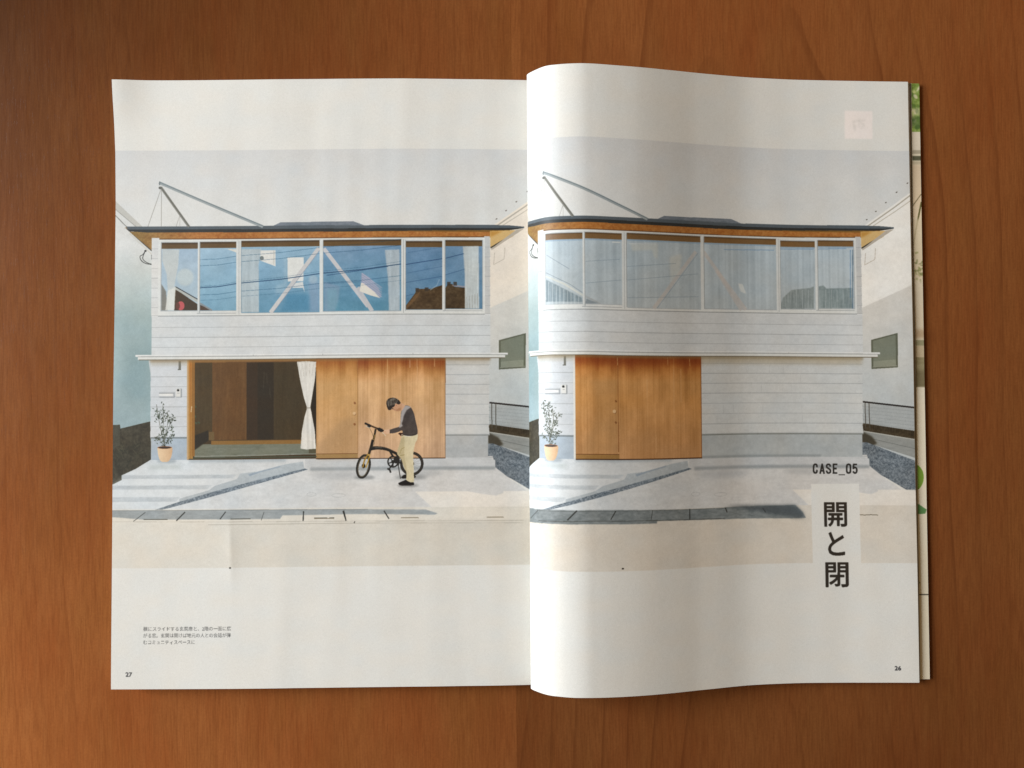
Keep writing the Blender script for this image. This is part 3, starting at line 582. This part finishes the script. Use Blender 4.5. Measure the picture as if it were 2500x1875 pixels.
    cv.poly(smooth(G((345, 392), (362, 370), (385, 356), (405, 338), (412, 312), (440, 306), (490, 296), (515, 330), (510, 375), (490, 408), (470, 418), (430, 417), (405, 412), (394, 402), (372, 399), (356, 388)), 4), (208, 166, 134))
    cv.poly(G((420, 400), (490, 360), (500, 400), (470, 418), (430, 417)), (176, 130, 100), .6, 1); cv.line(G((398, 398), (412, 396)), 1, (150, 96, 80)); cv.line(G((362, 380), (378, 376)), 1.3, (66, 54, 46)); cv.line(G((376, 386), (388, 384)), 1, (70, 56, 48)); cv.ell(*G((352, 392))[0], 1.6, 1.3, (200, 154, 122))
    cv.ell(*G((425, 328))[0], 2.6, 3.6, (222, 178, 148), -.3); cv.ell(*G((427, 330))[0], 1.2, 2, (178, 126, 100), -.3)
    cv.poly(smooth(G((278, 300), (285, 262), (310, 232), (355, 217), (400, 218), (445, 238), (480, 270), (493, 296), (478, 312), (455, 318), (434, 306), (412, 310), (406, 335), (385, 356), (362, 370), (348, 394), (325, 403), (305, 392), (290, 360)), 4), (66, 59, 54))
    for k in range(11): cv.line(catmull(G((296 + k * 15, 250 - k * 2), (303 + k * 13, 288), (316 + k * 8, 345 - k * 3)), 4), 1.3, rnd.choice([(136, 130, 120), (168, 164, 156), (96, 88, 80)]), .7)
    cv.poly(G((290, 300), (312, 262), (345, 250), (330, 290), (318, 340), (300, 345)), (140, 136, 128), .45, 1.2)
    cv.ell(*G((375, 240))[0], 7, 3, (156, 152, 144), -.25, .6, 1)

def paper_grain(cv, seed):
    r = np.random.RandomState(seed)
    n = r.randn(cv.H // 2 + 1, cv.W // 2 + 1, 1).astype(np.float32); n = np.repeat(np.repeat(n, 2, 0), 2, 1)[:cv.H, :cv.W]
    a = cv.a.copy()                  # the dot screen softens the print a little
    for dy, dx in ((0, 1), (0, -1), (1, 0), (-1, 0), (1, 1), (-1, -1), (1, -1), (-1, 1)): a += np.roll(cv.a, (dy, dx), (0, 1))
    a[0], a[-1], a[:, 0], a[:, -1] = cv.a[0] * 9, cv.a[-1] * 9, cv.a[:, 0] * 9, cv.a[:, -1] * 9
    cv.a[:] = a / 9
    n4 = r.randn(cv.H // 5 + 1, cv.W // 5 + 1, 1).astype(np.float32); n4 = np.repeat(np.repeat(n4, 5, 0), 5, 1)[:cv.H, :cv.W]
    cv.a += n * 2.2 + n4 * .9
    yy, xx = np.mgrid[0:cv.H:4, 0:cv.W:4]
    m = (vn(xx / S, yy / S, 60, 45, 6) - .5) * 2.4
    t = (vn(xx / S, yy / S, 38, 30, 1) - .5) * 3
    m = np.repeat(np.repeat(m, 4, 0), 4, 1)[:cv.H, :cv.W]; t = np.repeat(np.repeat(t, 4, 0), 4, 1)[:cv.H, :cv.W]
    cv.a[..., 0] += m + t; cv.a[..., 1] += m; cv.a[..., 2] += m - t

def to_image(cv, name):
    im = bpy.data.images.new(name, cv.W, cv.H, alpha=False)
    px = np.ones((cv.H, cv.W, 4), np.float32); px[..., :3] = np.clip(cv.a, 0, 255)[::-1] / 255.0
    im.pixels.foreach_set(px.ravel()); im.update(); im.pack()
    return im

def left_print():
    cv = Canvas(LC[0], LC[-1] - LC[0], PT, PH, PAPER)
    draw_photo(cv, False)
    ink = (80, 80, 80)
    lines = ['横にスライドする玄関扉と、2階の一面に広', 'がる窓。玄関は開けば地元の人との会話が弾', 'むコミュニティスペースに']
    P = frame(320, 1500, 7.9)
    rows = [((270, 228), (1950, 312)), ((270, 355), (1945, 440)), ((272, 490), (1258, 570))]
    for b, (a, c) in zip(lines, rows):
        (xa, ya), (xb, yb) = P(a, c); put_text(cv, b, xa, ya, xb, yb, ink, 0, .95)
    (xa, ya), (xb, yb) = Hh((238, 1459), (291, 1497)); put_text(cv, '27', xa, ya, xb, yb, (70, 70, 72), .55)
    paper_grain(cv, 3)
    return to_image(cv, 'print_page_27')

def right_print():
    cv = Canvas(RC[0], RC[-1] - RC[0], PT, PH, PAPER)
    draw_photo(cv, True)
    ink = (52, 46, 40)
    cv.poly(RE((265, 355), (776, 352), (794, 1205), (800, 1260), (285, 1260), (280, 1205)), PAPER)
    # CASE_05 in narrow capitals
    I = (48, 46, 44); wd = 4.2
    def ln(*p): cv.line(catmull(RE(*p), 5) if len(p) > 3 else RE(*p), wd, I)
    ln((328, 172), (324, 152), (310, 146), (296, 154), (292, 190), (296, 228), (310, 238), (324, 230), (328, 210))
    ln((362, 242), (383, 145)); ln((383, 145), (403, 242)); ln((369, 214), (397, 214))
    ln((470, 166), (462, 150), (448, 146), (434, 154), (432, 174), (450, 190), (468, 206), (470, 226), (456, 238), (440, 236), (430, 218))
    ln((504, 144), (504, 242)); ln((504, 147), (540, 147)); ln((504, 191), (534, 191)); ln((504, 238), (540, 238))
    cv.line(RE((560, 257), (625, 257)), 1.9, I)
    ln((664, 146), (650, 152), (646, 192), (650, 232), (664, 238), (680, 232), (684, 192), (680, 152), (664, 146))
    ln((750, 148), (718, 148)); ln((718, 148), (715, 190)); ln((715, 190), (728, 180), (744, 184), (752, 208), (746, 232), (730, 239), (714, 226))
    for ch, a, b in (('開', (400, 548), (650, 812)), ('と', (440, 866), (625, 1120)), ('閉', (413, 1187), (665, 1455))):
        (xa, ya), (xb, yb) = RE(a, b); put_text(cv, ch, xa, ya, xb, yb, ink, 1.3)
    P = frame(2050, 1380, 5.185, True)
    (xa, ya), (xb, yb) = P((693, 1272), (777, 1330)); put_text(cv, '26', xa, ya, xb, yb, (66, 66, 70), .55)
    # faint show-through square from the back of the leaf
    P = frame(2000, 180, 5.53, True)
    cv.poly(P((345, 500), (720, 505), (722, 880), (345, 875)), (247, 238, 233), 1, 1.5)
    for st in (((470, 640), (465, 700), (490, 770)), ((450, 640), (620, 630)), ((540, 600), (540, 720)), ((560, 660), (610, 690), (570, 740)), ((490, 690), (480, 740))): cv.line(P(*st), 2.6, (212, 208, 203), .6, 2)
    paper_grain(cv, 5)
    return to_image(cv, 'print_page_26')

def under_print():
    """the leaf that sticks out furthest: only its outer strip shows"""
    cv = Canvas(0, 60, 0, 1454, (226, 215, 190))
    r = random.Random(8)
    cv.rect(0, 0, 60, 118, noisy((128, 150, 74), 20, 10, 10, 2))
    for i in range(60): cv.ell(r.uniform(0, 60), r.uniform(0, 115), r.uniform(3, 9), r.uniform(2, 6), r.choice([(168, 190, 96), (96, 122, 58), (204, 206, 140), (70, 96, 50), (224, 214, 184), (140, 168, 76)]), r.uniform(0, 3), .8, .8, 12)
    cv.rect(0, 60, 60, 78, (214, 204, 170), .5, 3); cv.rect(0, 80, 60, 104, (84, 106, 60), .7, 3)
    cv.rect(0, 118, 60, 165, (222, 210, 190)); cv.rect(0, 163, 60, 172, (168, 158, 136), .9, 1); cv.rect(0, 177, 60, 188, (92, 92, 72), 1, 1); cv.rect(0, 190, 60, 198, (190, 178, 152), 1, 1)
    cv.rect(0, 198, 60, 330, gv(198, (212, 192, 164), 330, (232, 212, 182)), 1, 3)
    cv.line([(60, 290), (45, 360), (30, 440)], 4, (104, 100, 60)); cv.line([(60, 270), (38, 300)], 2, (120, 110, 80))
    cv.rect(0, 330, 60, 480, gv(330, (224, 206, 174), 480, (216, 200, 170)), .8, 4)
    for i in range(30): cv.ell(r.uniform(20, 60), r.gauss(452, 14), r.uniform(2, 6), r.uniform(1, 3), r.choice([(126, 130, 84), (160, 160, 110)]), r.uniform(0, 3), .8, .4, 8)
    cv.rect(0, 480, 60, 600, (216, 202, 178), .8, 5); cv.rect(0, 600, 60, 622, (186, 160, 128), .9, 4); cv.rect(0, 626, 60, 640, (146, 142, 110), .9, 1)
    cv.rect(0, 640, 60, 668, (196, 180, 150)); cv.rect(0, 668, 60, 740, noisy((150, 140, 108), 8, 30, 6, 3)); cv.rect(0, 700, 60, 741, (120, 108, 80), .7, 3)
    cv.rect(0, 742, 60, 1454, (232, 222, 200))
    cv.ell(28, 962, 26, 34, (122, 160, 62), .1); cv.ell(24, 962, 22, 28, (140, 176, 74), .1, .6, 3); cv.poly([(20, 1022), (40, 1026), (60, 1040), (56, 1050), (20, 1052)], (96, 140, 86))
    cv.poly([(26, 1204), (42, 1218), (26, 1232)], (128, 140, 100)); cv.rect(0, 1246, 60, 1248.5, (74, 70, 60))
    paper_grain(cv, 9)
    return to_image(cv, 'print_under_leaf')

# ------------------------------------------------------------------ materials
def new_mat(name):
    m = bpy.data.materials.new(name); m.use_nodes = True
    nt = m.node_tree; return m, nt, nt.nodes['Principled BSDF']
class NT:
    def __init__(s, nt): s.nt = nt
    def n(s, t, **kw):
        nd = s.nt.nodes.new(t)
        for k, v in kw.items(): setattr(nd, k, v)
        return nd
    def put(s, sock, v):
        if isinstance(v, bpy.types.NodeSocket): s.nt.links.new(v, sock)
        else: sock.default_value = v
    def math(s, op, a, b=None, c=None, clamp=False):
        nd = s.n('ShaderNodeMath', operation=op, use_clamp=clamp); s.put(nd.inputs[0], a)
        if b is not None: s.put(nd.inputs[1], b)
        if c is not None: s.put(nd.inputs[2], c)
        return nd.outputs[0]
    def noise(s, vec, scale, detail=2, rough=.5, dist=0.0):
        nd = s.n('ShaderNodeTexNoise'); s.put(nd.inputs['Vector'], vec); nd.inputs['Scale'].default_value = scale
        nd.inputs['Detail'].default_value = detail; nd.inputs['Roughness'].default_value = rough; nd.inputs['Distortion'].default_value = dist
        return nd.outputs[0]
    def mix(s, f, a, b, mode='MIX'):
        nd = s.n('ShaderNodeMix', data_type='RGBA', blend_type=mode); s.put(nd.inputs[0], f); s.put(nd.inputs[6], a); s.put(nd.inputs[7], b)
        return nd.outputs[2]
    def xyz(s, x, y, z):
        nd = s.n('ShaderNodeCombineXYZ'); s.put(nd.inputs[0], x); s.put(nd.inputs[1], y); s.put(nd.inputs[2], z); return nd.outputs[0]
    def ramp(s, f, a, b, c=0.0, d=1.0):
        nd = s.n('ShaderNodeMapRange'); nd.interpolation_type = 'SMOOTHSTEP'; s.put(nd.inputs[0], f)
        for i, v in enumerate((a, b, c, d)): nd.inputs[i + 1].default_value = v
        return nd.outputs[0]

def wood_material():
    m, nt, bs = new_mat('cherry_veneer'); t = NT(nt)
    geo = t.n('ShaderNodeTexCoord').outputs['Object']
    sep = t.n('ShaderNodeSeparateXYZ'); nt.links.new(geo, sep.inputs[0])
    def attr(nm):
        a = t.n('ShaderNodeAttribute', attribute_type='OBJECT', attribute_name=nm); return a.outputs['Fac']
    x, y = sep.outputs[0], sep.outputs[1]
    seed, tone, cx, corner_shade = attr('seed'), attr('tone'), attr('heart'), attr('corner_shade')
    tone = t.math('MULTIPLY', tone, t.math('SUBTRACT', 1.0, t.math('MULTIPLY', t.math('MULTIPLY', corner_shade, t.math('MULTIPLY', t.math('ABSOLUTE', x, clamp=True), 24.0)), y)))  # upper corner shade and lower sheen painted into the wood tone
    sx = t.math('ADD', x, t.math('MULTIPLY', seed, 3.7))
    wob = t.noise(t.xyz(sx, t.math('MULTIPLY', y, .3), seed), 14, 2)
    wob2 = t.noise(t.xyz(sx, t.math('MULTIPLY', y, .12), seed), 60, 2)
    dx = t.math('SUBTRACT', x, cx)
    rad = t.math('SQRT', t.math('ADD', t.math('MULTIPLY', dx, dx), .0011))
    adx = t.math('ABSOLUTE', dx)
    slope = t.math('MULTIPLY', t.math('EXPONENT', t.math('MULTIPLY', adx, -14.0)), .30)
    f = t.math('ADD', t.math('ADD', rad, t.math('MULTIPLY', t.math('MULTIPLY', dx, dx), 2.2)), t.math('MULTIPLY', y, slope))
    f = t.math('ADD', f, t.math('MULTIPLY', t.math('SUBTRACT', wob, .5), .034))
    f = t.math('ADD', f, t.math('MULTIPLY', t.math('SUBTRACT', wob2, .5), .007))
    ph = t.math('FRACT', t.math('MULTIPLY', f, 52.0))
    ring = t.math('ADD', t.math('MULTIPLY', t.ramp(ph, .45, .95), .3), t.math('MULTIPLY', t.ramp(ph, .84, .96), .7)); ring = t.math('MULTIPLY', ring, t.ramp(ph, 1.0, .975))
    fade = t.ramp(t.noise(t.xyz(sx, t.math('MULTIPLY', y, .25), 4.0), 16, 2), .30, .62)
    ring = t.math('MULTIPLY', t.math('MULTIPLY', ring, fade), t.ramp(adx, .006, .032))
    soft = t.math('MULTIPLY', t.math('ADD', t.math('SINE', t.math('MULTIPLY', f, 150.0)), 1.0), .5)
    fib = t.noise(t.xyz(sx, t.math('MULTIPLY', y, .06), 1.0), 1300, 3, .6)
    fib2 = t.noise(t.xyz(sx, t.math('MULTIPLY', y, .09), 2.0), 380, 3, .6)
    pore = t.ramp(t.noise(t.xyz(sx, t.math('MULTIPLY', y, .05), 3.0), 2400, 1), .66, .76)
    blot = t.noise(t.xyz(sx, t.math('MULTIPLY', y, .5), 5.0), 13, 3, .55)
    blot2 = t.noise(t.xyz(sx, t.math('MULTIPLY', y, .22), 6.0), 46, 2, .5)
    mott = t.noise(t.xyz(sx, y, 7.0), 900, 2, .7)
    c1 = (.270, .083, .0215, 1); c2 = (.360, .126, .0370, 1); c3 = (.160, .045, .0125, 1)
    col = t.mix(t.ramp(blot, .28, .72), c1, c2)
    col = t.mix(t.math('MULTIPLY', t.ramp(blot2, .35, .75), .35), col, (.32, .124, .038, 1))
    red = t.noise(t.xyz(sx, t.math('MULTIPLY', y, .35), 9.0), 30, 3, .55)
    col = t.mix(t.math('MULTIPLY', t.ramp(red, .40, .68), .45), col, (.285, .072, .0185, 1))
    oli = t.noise(t.xyz(sx, t.math('MULTIPLY', y, .30), 11.0), 55, 3, .55)
    col = t.mix(t.math('MULTIPLY', t.ramp(oli, .45, .72), .30), col, (.265, .105, .0260, 1))
    col = t.mix(t.math('MULTIPLY', soft, .06), col, c3)
    col = t.mix(t.math('MULTIPLY', ring, attr('figure')), col, c3)
    col = t.mix(t.math('MULTIPLY', t.ramp(fib, .35, .7), .40), col, c3)
    col = t.mix(t.math('MULTIPLY', t.ramp(fib2, .40, .72), .22), col, (.37, .140, .042, 1))
    col = t.mix(t.math('MULTIPLY', pore, .30), col, (.10, .030, .009, 1))
    col = t.mix(t.math('MULTIPLY', t.ramp(mott, .3, .7), .20), col, c3)
    vo = t.n('ShaderNodeTexVoronoi', feature='F1'); vo.inputs['Scale'].default_value = 30.0; nt.links.new(geo, vo.inputs['Vector'])
    speck = t.math('MULTIPLY', t.ramp(vo.outputs['Distance'], .022, .010), t.ramp(t.noise(t.xyz(sx, y, 21.0), 24, 1), .56, .60))
    col = t.mix(t.math('MULTIPLY', speck, .45), col, (.62, .50, .38, 1))
    mul = t.n('ShaderNodeVectorMath', operation='SCALE'); nt.links.new(col, mul.inputs[0]); t.put(mul.inputs['Scale'], t.math('MULTIPLY', tone, t.math('ADD', 1.0, t.math('MULTIPLY', attr('low_shade'), y))))  # shadow towards the bottom of the view painted into the veneer colour
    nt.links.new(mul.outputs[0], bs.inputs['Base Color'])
    t.put(bs.inputs['Roughness'], t.math('ADD', t.math('MULTIPLY', fib2, .10), .20))
    bs.inputs['Specular IOR Level'].default_value = .17
    bp = t.n('ShaderNodeBump'); bp.inputs['Strength'].default_value = .10; bp.inputs['Distance'].default_value = .0002
    t.put(bp.inputs['Height'], t.math('ADD', t.math('MULTIPLY', fib, .6), t.math('MULTIPLY', pore, -.8))); nt.links.new(bp.outputs[0], bs.inputs['Normal'])
    return m

def paper_bump(t, bs, uvw, strength=.12):
    h = t.noise(uvw, 260, 3, .55)
    bp = t.n('ShaderNodeBump'); bp.inputs['Strength'].default_value = strength; bp.inputs['Distance'].default_value = .0004
    t.put(bp.inputs['Height'], h); t.nt.links.new(bp.outputs[0], bs.inputs['Normal'])

def print_material(name, image):
    m, nt, bs = new_mat(name); t = NT(nt)
    tex = t.n('ShaderNodeTexImage', image=image, interpolation='Linear', extension='EXTEND')
    uv = t.n('ShaderNodeUVMap', uv_map='print'); nt.links.new(uv.outputs[0], tex.inputs[0])
    nt.links.new(tex.outputs[0], bs.inputs['Base Color'])
    bs.inputs['Roughness'].default_value = .50; bs.inputs['Specular IOR Level'].default_value = .32
    co = t.n('ShaderNodeTexCoord').outputs['Object']; paper_bump(t, bs, co, .06)
    return m

def paper_material(name, col, col2=None, stripes=0):
    m, nt, bs = new_mat(name); t = NT(nt)
    co = t.n('ShaderNodeTexCoord').outputs['Object']
    n = t.noise(co, 300, 2)
    c = t.mix(t.ramp(n, .3, .7), col, col2 or tuple(q * .93 for q in col[:3]) + (1,))
    if stripes:
        sep = t.n('ShaderNodeSeparateXYZ'); nt.links.new(co, sep.inputs[0])
        st = t.noise(t.xyz(0.0, 0.0, sep.outputs[2]), stripes, 2)
        c = t.mix(t.math('MULTIPLY', t.ramp(st, .4, .6), .5), c, (.32, .30, .27, 1))
    nt.links.new(c, bs.inputs['Base Color']); bs.inputs['Roughness'].default_value = .55
    return m

# ------------------------------------------------------------------ the table
def link(o, parent=None):
    COL.objects.link(o); o.parent = parent; return o
def empty(name, loc=(0, 0, 0)):
    o = bpy.data.objects.new(name, None); o.location = loc; o.empty_display_size = .02; return link(o)
def box_mesh(name, x0, x1, y0, y1, z0, z1, bev=0.0):
    b = bev
    V = [(x0, y0, z0), (x1, y0, z0), (x1, y1, z0), (x0, y1, z0), (x0, y0, z1 - b), (x1, y0, z1 - b), (x1, y1, z1 - b), (x0, y1, z1 - b),
         (x0 + b, y0 + b, z1), (x1 - b, y0 + b, z1), (x1 - b, y1 - b, z1), (x0 + b, y1 - b, z1)]
    Fs = [(3, 2, 1, 0), (0, 1, 5, 4), (1, 2, 6, 5), (2, 3, 7, 6), (3, 0, 4, 7), (4, 5, 9, 8), (5, 6, 10, 9), (6, 7, 11, 10), (7, 4, 8, 11), (8, 9, 10, 11)]
    me = bpy.data.meshes.new(name); me.from_pydata(V, [], Fs); me.update(); return me

WOOD = wood_material()
table = empty('table', (0, 0, 0)); table.rotation_euler.z = math.radians(.46)
table['label'] = 'reddish brown cherry wood table top under the open magazine'; table['category'] = 'table'
core = link(bpy.data.objects.new('table_core', box_mesh('table_core', -.748, .750, -.45, .45, -.026, -.0042)), table)
core.data.materials.append(WOOD); core['seed'] = .3; core['tone'] = .7; core['heart'] = 0.0; core['corner_shade'] = 0.0; core['low_shade'] = 0.0; core['figure'] = .3
XS = [-.749, -.499, -.249, .0009, .251, .501, .751]
TONE = [.8, .8, .80, .76, .8, .8]; CORNER_SHADE = [.3, .3, .56, 0.0, 0.0, 0.0]; LOW_SHADE = [0.0, 0.0, 0.0, 1.0, 1.0, 0.0]; FIG = [.3, .3, .24, .55, .5, .4]; SEED = [.11, .37, .52, .83, .64, .29]; HEART = [-.62, -.40, -.335, .116, .44, .60]
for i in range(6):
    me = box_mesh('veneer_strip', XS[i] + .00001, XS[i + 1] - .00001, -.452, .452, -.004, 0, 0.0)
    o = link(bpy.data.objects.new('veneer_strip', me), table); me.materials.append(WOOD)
    o['seed'] = SEED[i]; o['tone'] = TONE[i]; o['heart'] = HEART[i]; o['corner_shade'] = CORNER_SHADE[i]; o['low_shade'] = LOW_SHADE[i]; o['figure'] = FIG[i]

# ------------------------------------------------------------------ the magazine
mag = empty('magazine', (.02, 0, 0))
mag['label'] = 'open magazine lying on the table showing a white house on both pages'; mag['category'] = 'magazine'
OX = .02

def sheet(name, Q, Cx, mat, nu=170, nv=60, dz=None, thick=.00011, shift=None, umap=None, label=None):
    """loft between the top and bottom edges of a page; Cx is the print coordinate along Q"""
    u = np.linspace(0, 1, nu + 1); c = Cx[0] + u * (Cx[-1] - Cx[0])
    q = np.stack([np.interp(c, Cx, Q[:, k]) for k in range(5)], 1)
    v = np.linspace(0, 1, nv + 1)
    px = q[:, None, 0] * (1 - v) + q[:, None, 2] * v
    z = np.repeat(q[:, 4:5] / 1000, nv + 1, 1)
    py = q[:, None, 1] * (1 - v) + q[:, None, 3] * v
    if shift is not None: px = px + shift(u[:, None], v[None, :])
    X, Y, Z = unproject(px, py, z)
    if dz is not None: Z = Z + dz(c[:, None], PT + v[None, :] * PH)
    V = np.stack([X - OX, Y, Z], -1).reshape(-1, 3)
    i = (np.arange(nu)[:, None] * (nv + 1) + np.arange(nv)[None, :]).ravel()
    Fs = np.stack([i, i + 1, i + nv + 2, i + nv + 1], 1)
    me = bpy.data.meshes.new(name); me.from_pydata(V.tolist(), [], Fs.tolist())
    uvl = me.uv_layers.new(name='print')
    uu = np.repeat(u[:, None], nv + 1, 1).ravel(); vv = np.repeat(1 - v[None, :], nu + 1, 0).ravel()
    if umap: uu, vv = umap(uu, vv)
    li = np.empty(len(me.loops), np.int32); me.loops.foreach_get('vertex_index', li)
    uvl.data.foreach_set('uv', np.stack([uu[li], vv[li]], 1).ravel().astype(np.float32))
    me.polygons.foreach_set('use_smooth', np.ones(len(me.polygons), bool)); me.update()
    me.materials.append(mat)
    o = link(bpy.data.objects.new(name, me), mag)
    # the loft faces up when seen from above; thickness goes downwards
    sm = o.modifiers.new('thickness', 'SOLIDIFY'); sm.thickness = thick; sm.offset = -1.0; sm.use_even_offset = False
    es = o.modifiers.new('crisp_edge', 'EDGE_SPLIT'); es.split_angle = math.radians(45)
    if label: o['label'] = label
    return o

def ripple_left(c, y):
    t = (y - PT) / PH
    amp = .25 + .75 * np.clip((c - 480) / 250, 0, 1) * np.clip((1320 - c) / 120, 0, 1)
    amp = amp * (.55 + .6 * np.exp(-((t - .22) / .22) ** 2) + .25 * np.exp(-((t - .8) / .2) ** 2))
    d = c + 22 * (vn(c, y, 300, 420, 1) - .5) * 2 + 14 * t
    h = np.sin(d / 131 * 2 * np.pi) * .18 + (vn(d, y, 58, 330, 3) - .5) * 1.1 + (vn(d, y, 31, 210, 5) - .5) * .5
    crease = np.exp(-((y - 1340) / 75) ** 2) * np.exp(-np.abs(c - (565 + (y - 1300) * .03)) / 26) * 1.6
    broad = (vn(c, y, 240, 360, 4) - .5) * 2.0
    lift = 1.3 * np.exp(-((y - PT) / 90) ** 2) * np.exp(-((c - 277) / 60) ** 2)
    return (h * amp * .20 + crease * .32 + broad * .35 + lift) * .001
def ripple_right(c, y):
    k = np.clip((c - 420) / 200, 0, 1)
    h = np.sin((c + 20 * (vn(c, y, 200, 500, 2) - .5)) / 118 * 2 * np.pi + .5) * .5 + (vn(c, y, 60, 900, 5) - .5) * 1.2
    return (h * k * .06 + (vn(c, y, 260, 300, 6) - .5) * .8 * k) * .001
def edge_left(u, v):
    k = np.clip(1 - u / .22, 0, 1) ** 2
    e = np.interp(v, [0, .06, .12, .2, .35, .5, .75, 1], [0, 3.2, 6.0, 7.2, 6.0, 3.6, 2.2, 0])
    return e * k

img_l = left_print(); img_r = right_print(); img_u = under_print()
M_L = print_material('printed_page_left', img_l); M_R = print_material('printed_page_right', img_r); M_U = print_material('printed_under_leaf', img_u)
M_BLOCK = paper_material('page_block_paper', (.70, .68, .63, 1), None, 3000)
M_WHITE = paper_material('inner_leaf_paper', (.66, .64, .58, 1)); M_GREY = paper_material('inner_leaf_grey', (.15, .145, .12, 1)); M_BROWN = paper_material('inner_leaf_brown', (.22, .15, .09, 1))

sheet('page', LQ, LC, M_L, 240, 150, ripple_left, shift=edge_left, label='left page showing the house with open door and a person with a bicycle')
sheet('page', RQ, RC, M_R, 240, 90, ripple_right, label='curled right page showing the same house with its door closed')

# leaves under the curled page, nested inside its curl, their fore edges peeping out on the right
def under(k, ext_t, ext_b, drop, mat, yt=0.0, yb=0.0, umap=None, label=None):
    Q = RQ.copy(); u = np.linspace(0, 1, len(Q)); s = (RS / RS[-1])
    in_ = 1 - np.clip((s - .05) / .35, 0, 1)
    Q[:, 4] = Q[:, 4] * (1 - .05 * k) - (.3 + .25 * k) * (1 - .8 * np.clip((s - .6) / .4, 0, 1)) - drop * .4 * np.clip((s - .55) / .45, 0, 1) ** 1.2
    Q[:, 4] = np.maximum(Q[:, 4], 1.75 + .2 * (5 - k))
    sh = 2.6 * k * in_ * (1 - np.clip(s / .05, 0, 1) * 0)
    g = np.clip((s - .5) / .5, 0, 1)
    Q[:, 0] += sh * np.clip(s / .04, 0, 1) + ext_t * g; Q[:, 2] += sh * np.clip(s / .04, 0, 1) + ext_b * g
    Q[:, 1] += 1.4 * k + yt * g; Q[:, 3] -= 1.4 * k + yb * g
    return sheet('page', Q, RC, mat, 110, 20, ripple_right, umap=umap, label=label)
under(1, 2.6, 1.0, .5, M_WHITE, .6, .8)
under(2, 5.0, 1.8, .9, M_BROWN, .4, 1.6)
under(3, 7.4, 2.2, 1.3, M_GREY, -.6, 1.4)
under(4, 8.6, 2.8, 1.7, M_WHITE, -1.6, .8)

# lowest leaf: lies almost flat on the table and sticks out furthest
def lowest():
    n = 60; u = np.linspace(0, 1, n)
    Q = np.zeros((n, 5))
    Q[:, 0] = 1362 + u * (2244.2 - 1362); Q[:, 2] = 1366 + u * (2270 - 1366)
    Q[:, 1] = 201 + 2.9 * u; Q[:, 3] = 1663 - 4.7 * u
    Q[:, 4] = 1.1 + .55 * np.clip(u * 2 - 1, 0, 1)
    Cx = np.linspace(0, 1000, n)
    wd = 60.0 / ((2244 - 1362))
    def um(uu, vv): return (uu - (1 - wd)) / wd, vv
    return sheet('page', Q, Cx, M_U, 80, 10, umap=um, label='lowest leaf sticking out on the right with green foliage print')
lowest()

# block of unread leaves under the flat left page
def block():
    Q = LQ; idx = np.linspace(0, len(Q) - 1, 60).astype(int); q = Q[idx]
    lay = 7; V = []; Fs = []
    n = len(idx)
    for k in range(lay):
        f = k / (lay - 1)
        for i in range(n):
            z = (.25 + f * (q[i, 4] - .9 - .25)) / 1000
            ins = 9 + 6 * (1 - f) if i == 0 else 0
            xt = q[i, 0] + (10 + 6 * (1 - f) if i == 0 else 0); xb = q[i, 2] + (14 + 6 * (1 - f) if i == 0 else 0)
            a = unproject(xt, q[i, 1] + 6 + 3 * (1 - f), z); b = unproject(xb, q[i, 3] - 6 - 3 * (1 - f), z)
            V += [(a[0] - OX, a[1], a[2]), (b[0] - OX, b[1], b[2])]
    def vi(k, i, e): return (k * n + i) * 2 + e
    for k in range(lay - 1):
        for i in range(n - 1):
            Fs.append((vi(k, i, 0), vi(k + 1, i, 0), vi(k + 1, i + 1, 0), vi(k, i + 1, 0)))
            Fs.append((vi(k, i, 1), vi(k, i + 1, 1), vi(k + 1, i + 1, 1), vi(k + 1, i, 1)))
        Fs.append((vi(k, 0, 0), vi(k, 0, 1), vi(k + 1, 0, 1), vi(k + 1, 0, 0)))
        Fs.append((vi(k, n - 1, 0), vi(k + 1, n - 1, 0), vi(k + 1, n - 1, 1), vi(k, n - 1, 1)))
    for i in range(n - 1):
        Fs.append((vi(0, i, 0), vi(0, i + 1, 0), vi(0, i + 1, 1), vi(0, i, 1)))
        Fs.append((vi(lay - 1, i, 0), vi(lay - 1, i, 1), vi(lay - 1, i + 1, 1), vi(lay - 1, i + 1, 0)))
    me = bpy.data.meshes.new('page_block'); me.from_pydata(V, [], Fs); me.update(); me.materials.append(M_BLOCK)
    return link(bpy.data.objects.new('page_block', me), mag)
block()
